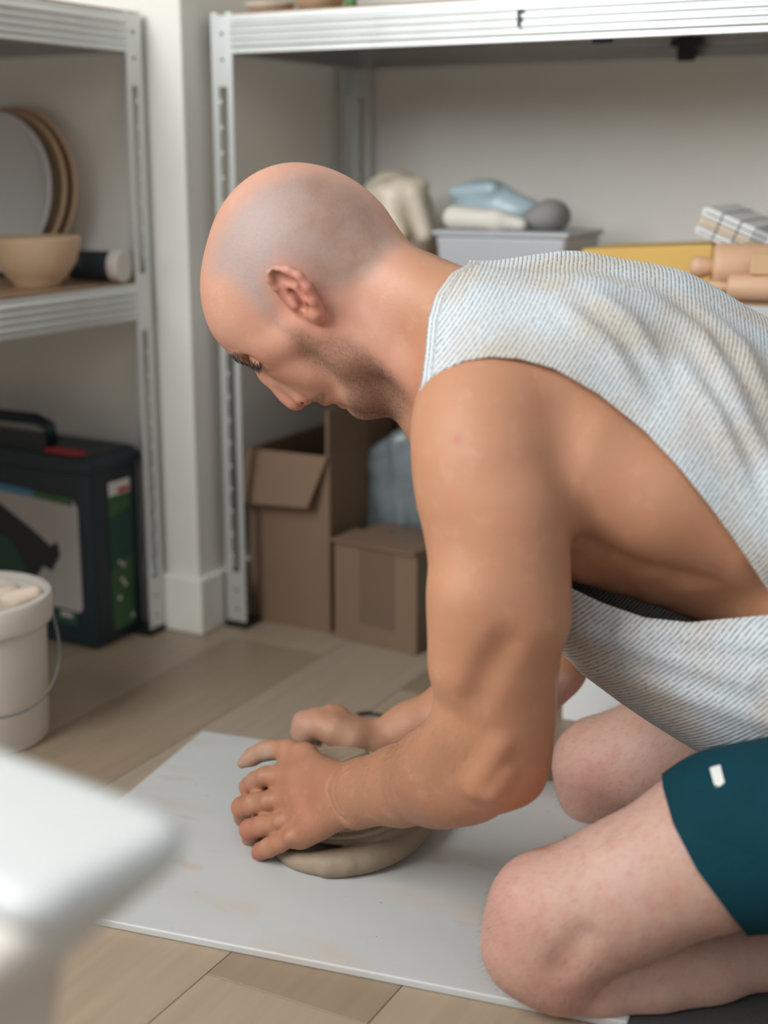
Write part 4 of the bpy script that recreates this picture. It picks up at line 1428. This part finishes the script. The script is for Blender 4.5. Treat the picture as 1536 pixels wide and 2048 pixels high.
def knit_material():
    m = bpy.data.materials.new('striped_knit')
    m.use_nodes = True
    nt = m.node_tree
    b = nt.nodes['Principled BSDF']
    b.inputs['Roughness'].default_value = 0.95
    b.inputs['Specular IOR Level'].default_value = 0.15
    b.inputs['Sheen Weight'].default_value = 0.15

    def attr(n):
        a = nt.nodes.new('ShaderNodeAttribute')
        a.attribute_name = n
        return a.outputs['Fac']

    def math_(op, a, c):
        r = nt.nodes.new('ShaderNodeMath')
        r.operation = op
        for i, v in enumerate((a, c)):
            if v is None:
                continue
            if isinstance(v, (int, float)):
                r.inputs[i].default_value = v
            else:
                nt.links.new(v, r.inputs[i])
        return r.outputs[0]

    def rng_(v, a, b_, c, d):
        r = nt.nodes.new('ShaderNodeMapRange')
        for k, x in zip(('From Min', 'From Max', 'To Min', 'To Max'), (a, b_, c, d)):
            r.inputs[k].default_value = x
        nt.links.new(v, r.inputs['Value'])
        return r.outputs['Result']

    def noise(scale, vec=None):
        n = nt.nodes.new('ShaderNodeTexNoise')
        n.inputs['Scale'].default_value = scale
        n.inputs['Detail'].default_value = 3
        if vec is None:
            tc = nt.nodes.new('ShaderNodeTexCoord')
            vec = tc.outputs['Object']
        nt.links.new(vec, n.inputs['Vector'])
        return n.outputs['Fac']
    near_c = rng_(attr('cdist'), 0.0085, 0.0095, 1.0, 0.0)
    u = nt.nodes.new('ShaderNodeMix')
    nt.links.new(near_c, u.inputs['Factor'])
    nt.links.new(attr('stripe'), u.inputs['A'])
    nt.links.new(attr('cdist'), u.inputs['B'])
    U = u.outputs['Result']
    wob = math_('MULTIPLY', noise(220), 0.0012)
    ph = math_('MULTIPLY', math_('ADD', U, wob), 2 * math.pi / 0.0035)
    sn = math_('SINE', ph, None)
    comb = nt.nodes.new('ShaderNodeCombineXYZ')
    nt.links.new(math_('MULTIPLY', U, 250.0), comb.inputs[0])
    nt.links.new(math_('MULTIPLY', attr('arch'), 150.0), comb.inputs[1])
    dash = noise(1.0, comb.outputs[0])
    line = math_('MULTIPLY', rng_(sn, 0.35, 0.85, 0.0, 1.0), rng_(dash, 0.34, 0.56, 0.25, 1.0))
    wash = noise(14)
    base = nt.nodes.new('ShaderNodeMix')
    base.data_type = 'RGBA'
    base.inputs['A'].default_value = hexc(206, 212, 214)
    base.inputs['B'].default_value = hexc(202, 194, 182)
    nt.links.new(rng_(wash, 0.42, 0.62, 0.0, 1.0), base.inputs['Factor'])
    mx = nt.nodes.new('ShaderNodeMix')
    mx.data_type = 'RGBA'
    nt.links.new(base.outputs['Result'], mx.inputs['A'])
    mx.inputs['B'].default_value = hexc(64, 66, 76)
    nt.links.new(math_('MULTIPLY', line, 0.80), mx.inputs['Factor'])
    nt.links.new(mx.outputs['Result'], b.inputs['Base Color'])
    bp = nt.nodes.new('ShaderNodeBump')
    bp.inputs['Strength'].default_value = 0.5
    bp.inputs['Distance'].default_value = 0.0008
    hgt = math_('ADD', math_('MULTIPLY', sn, -0.5), math_('MULTIPLY', noise(700), 0.6))
    nt.links.new(hgt, bp.inputs['Height'])
    nt.links.new(bp.outputs['Normal'], b.inputs['Normal'])
    return m


shirt = np_mesh('sleeveless_top', wv(CVs), CT_, knit_material(), person, dict(stripe=stripe, arch=arch, cdist=cdist))
shirt['label'] = 'white sleeveless knit top with thin dark stripes'
sol = shirt.modifiers.new('thickness', 'SOLIDIFY')
sol.thickness = 0.002
sol.offset = 0

short_groups = [(0.03, inflate(torso[3:], 0.008)), (0.03, inflate(thigh_n[:2], 0.008, 0.03)), (0.04, inflate(thigh_f[:2], 0.008, 0.03))]
HV, HQ = surface(short_groups, 0.004)
HV = relax(HV, HQ, 3)
hx, hy = px_of(HV)
near_hem = np.interp(hy, [1300, 1575, 1650, 1740, 1830, 1900], [1310, 1327, 1348, 1395, 1462, 1520])
far_hem = np.interp(hy, [1300, 1490, 1700], [1440, 1482, 1560])
rem = np.where(HV[:, 2] < 1.27, near_hem, far_hem) - hx
rem = np.maximum(rem, -((hx - 1640) * 0.75 + (hy - 1180) * 0.66))      # waist
HV2, HT2, _ = clip_tris(tris(HQ), HV, rem * 0.0004)
M_short = mat('teal_jersey', hexc(4, 54, 65), 0.85, var=0.25, scale=30, bump=0.25, bscale=160, spec=0.2)
shorts = np_mesh('shorts', wv(HV2), HT2, M_short, person)
shorts['label'] = 'dark teal shorts'
sol = shorts.modifiers.new('thickness', 'SOLIDIFY')
sol.thickness = 0.0025
sol.offset = 0
hx, hy = px_of(HV2)
MK = [(1421, 1540), (1442, 1532), (1452, 1572), (1433, 1581)]
_in = poly_sd(hx, hy, MK) < 0
rem = np.maximum(poly_sd(hx, hy, MK) * 0.0004, HV2[:, 2] - (HV2[_in, 2].min() + 0.03))
MV, MT, _ = clip_tris(HT2, HV2, rem)
_fn = np.cross(MV[MT[:, 1]] - MV[MT[:, 0]], MV[MT[:, 2]] - MV[MT[:, 0]]).sum(0)
_fn /= np.linalg.norm(_fn)
if _fn[2] > 0:
    _fn = -_fn
mk = np_mesh('shorts_mark', wv(MV + _fn * 0.0024), MT, mat('white_reflective_print', hexc(222, 222, 214), 0.5, var=0.03), shorts)
mk['label'] = 'small white printed bar on the shorts'

# ------------------------------------------------------------------ the clay under his hands
RT, FW, UPV = np.array([CA, SA, 0]), np.array([-SA, CA, 0]), np.array([0, 0, 1.0])
c0 = on_z(700, 1690, BT)


def cl(r, f, z):
    return c0 + RT * r + FW * f + UPV * z


CG = [(0.004, [ell(cl(0.0, 0.018, 0.034), (0.056, 0.030, 0.034), [RT, FW, UPV]), ell(cl(-0.02, 0.03, 0.055), (0.05, 0.045, 0.036), [RT, FW, UPV], 0.02)])]


def roll(pts, k=0.0012):
    P = np.array(pts, float)
    P = np.concatenate([2 * P[:1] - P[1:2], P, 2 * P[-1:] - P[-2:-1]])
    out = []
    for i in range(1, len(P) - 2):
        for t in np.linspace(0, 1, 6)[:5]:
            a, b, c, d = P[i - 1], P[i], P[i + 1], P[i + 2]
            out.append(0.5 * (2 * b + (c - a) * t + (2 * a - 5 * b + 4 * c - d) * t * t + (3 * b - a - 3 * c + d) * t ** 3))
    out.append(P[-2])
    CG.append((k, chain([(cl(*p[:3]), p[3]) for p in out], 0.003)))


roll([(-0.072, -0.020, 0.006, 0.007), (-0.050, -0.048, 0.008, 0.009), (-0.018, -0.060, 0.012, 0.0125), (0.018, -0.054, 0.015, 0.0145), (0.050, -0.030, 0.018, 0.0150), (0.072, 0.008, 0.022, 0.0145), (0.077, 0.042, 0.027, 0.012)])
roll([(-0.022, -0.063, 0.011, 0.0120), (0.002, -0.061, 0.014, 0.0135)], 0.0008)
CG.append((0.003, [ell(cl(0.004, -0.003, 0.042), (0.066, 0.054, 0.034), [RT, FW, UPV])]))
roll([(-0.04, 0.02, 0.072, 0.016), (0.0, 0.035, 0.074, 0.016), (0.03, 0.03, 0.070, 0.016)], 0.01)
KV, KQ = surface(CG, 0.0013)
# thin folded layers: sharp creases pressed into the lump above its outer roll
_kn = vnormals(KV, KQ)
_kd = KV - c0
if (_kn * (_kd - np.array([0, 0, 0.03]))).sum() < 0:
    _kn = -_kn
_r, _f, _z = _kd @ RT, _kd @ FW, _kd[:, 2]
_q = _z - 0.20 * _r + 0.0016 * np.sin(55 * _r + 1.0) + 0.10 * _f
for sp, wd, amp, lo_ in ((0.0105, 0.15, 0.0060, 0.022), (0.0064, 0.20, 0.0022, 0.026)):
    ph = (_q / sp) % 1.0
    amt = amp * np.exp(-((ph - 0.5) / wd) ** 2) * sstep(_q, lo_, lo_ + 0.006) * (0.55 + 0.45 * np.sin(38 * _r + 7 * np.floor(_q / sp)))
    KV = KV - _kn * np.maximum(amt, 0)[:, None]
KV[:, 2] = np.maximum(KV[:, 2], BT + 0.0004)
clay = np_mesh('clay_lump', KV, KQ, M_clay)
tag(clay, 'folded lump of wet grey-brown clay under the hands', 'clay')

el = on_z(742, 1443)
ring = [(0.023 * math.cos(a) * (1 + 0.1 * math.sin(2 * a)), 0.019 * math.sin(a), 0.0022 + 0.001 * math.sin(3 * a)) for a in [2 * math.pi * i / 48 for i in range(48)]]
tag(MB().tube(ring, 0.0022, 8, closed=True).build('elastic_band', M_black, None, smooth=True, loc=(el[0], el[1], 0.0012)), 'black elastic band lying on the floor behind the far wrist', 'band')

# ------------------------------------------------------------------ hair
BN = vnormals(BV, BQ)
_probe = (BV - HO)
_pm = np.linalg.norm(_probe, axis=1) < 0.09
if (BN[_pm] * _probe[_pm]).sum() < 0:
    BN = -BN
ATT = skin_attrs(BV)
BX, BY = px_of(BV)
hrng = np.random.default_rng(11)


def strands(name, m, weight, count, length, dirf, width=0.00016, jit=0.35, curl=0.3):
    """thin tapering blades rooted on the skin; dirf(V,N) gives the growth direction"""
    w = np.clip(weight, 0, None)
    p = w / w.sum()
    idx = hrng.choice(len(BV), count, p=p)
    R = BV[idx] + hrng.normal(0, CELL * 0.35, (count, 3))
    R -= BN[idx] * ((R - BV[idx]) * BN[idx]).sum(1)[:, None]
    N = BN[idx]
    D = dirf(R, N) + hrng.normal(0, jit, (count, 3))
    D /= np.linalg.norm(D, axis=1)[:, None] + 1e-9
    L = length * hrng.uniform(0.55, 1.15, count)
    M = R + D * L[:, None] * 0.5
    D2 = D + hrng.normal(0, curl, (count, 3))
    D2 /= np.linalg.norm(D2, axis=1)[:, None] + 1e-9
    T = M + D2 * L[:, None] * 0.5
    view = R / np.linalg.norm(R, axis=1)[:, None]
    S = np.cross(D, view + hrng.normal(0, 0.3, (count, 3)))
    S /= np.linalg.norm(S, axis=1)[:, None] + 1e-9
    S *= width / 2
    V = np.stack([R - S, R + S, M - S * 0.8, M + S * 0.8, T], 1).reshape(-1, 3)
    b = np.arange(count)[:, None] * 5
    F = np.concatenate([b + np.array([[0, 1, 3]]), b + np.array([[0, 3, 2]]), b + np.array([[2, 3, 4]])])
    o = np_mesh(name, wv(V), F, m, person, smooth=False)
    o['kind'] = 'stuff'
    return o


M_brow = mat('dark_brow_hair', hexc(30, 24, 22), 0.6, var=0.2)
M_beard = mat('brown_beard_hair', hexc(100, 76, 60), 0.6, var=0.5, scale=400)
M_bodyhair = mat('body_hair', hexc(74, 52, 42), 0.6, var=0.3, scale=400)
_hd = (BV - HO) @ np.stack([HF, HL, HU], 1)
_lat = np.abs(_hd[:, 1])
_VM = HO + np.outer(_hd[:, 0], HF) + np.outer(_lat, HL) + np.outer(_hd[:, 2], HU)
_mx, _my = px_of(_VM)
_ishead = (BX < 840) & (BY < 860)
brow_w = (poly_sd(_mx, _my, [(460, 708), (468, 703), (490, 717), (514, 722), (512, 736), (488, 738)]) < 0) * _ishead * (_lat > 0.008) * (_lat < 0.046) * 1.0
sgn = lambda V: np.sign((V - HO) @ HL)[:, None]
strands('eyebrow', M_brow, brow_w, 480, 0.005, lambda V, N: 0.30 * N + 0.35 * HL * sgn(V) + 0.15 * HF - 0.75 * HU, 0.00024, 0.12, 0.15)
lash_w = (poly_sd(_mx, _my, [(510, 728), (520, 722), (524, 730), (516, 740)]) < 0) * _ishead * (_lat > 0.02) * (_lat < 0.045) * 1.0
if lash_w.sum() > 5:
    strands('eyelash', M_brow, lash_w, 120, 0.007, lambda V, N: 0.5 * N + 0.7 * HF - 0.5 * HU, 0.0002, 0.15, 0.2)
bw_ = ATT['beard'] ** 1.5
strands('beard_stubble', M_beard, bw_, 15000, 0.0018, lambda V, N: 0.8 * N - 0.5 * HU + 0.2 * HF, 0.00013, 0.4, 0.3)
leg_w = ATT['leg'] * (to_world(BV)[:, 2] > 0.02) * (BX > 960) * (BX < 1640) * (BY > 1380) * (BN[:, 2] < 0.5)
TH_D = P3(1020, 1850, 1.16) - P3(1400, 1690, 1.12)
TH_D /= np.linalg.norm(TH_D)
strands('leg_hair', M_bodyhair, leg_w, 6500, 0.009, lambda V, N: 0.35 * N + 0.8 * TH_D + np.array([0, 0.3, 0]), 0.00009, 0.4, 0.5)
fore_w = (BX > 690) * (BX < 980) * (BY > 1440) * (BY < 1660) * (BN[:, 2] < 0.4) * (0.3 + 0.7 * sstep(-BY, -1580, -1490)) * (ATT['leg'] < 0.5)
FA_D = P3(690, 1590, 1.342) - P3(900, 1545, 1.22)
FA_D /= np.linalg.norm(FA_D)
strands('arm_hair', M_bodyhair, fore_w.astype(float), 1500, 0.007, lambda V, N: 0.3 * N + 0.6 * FA_D + np.array([0, 0.5, 0]), 0.00007, 0.25, 0.3)
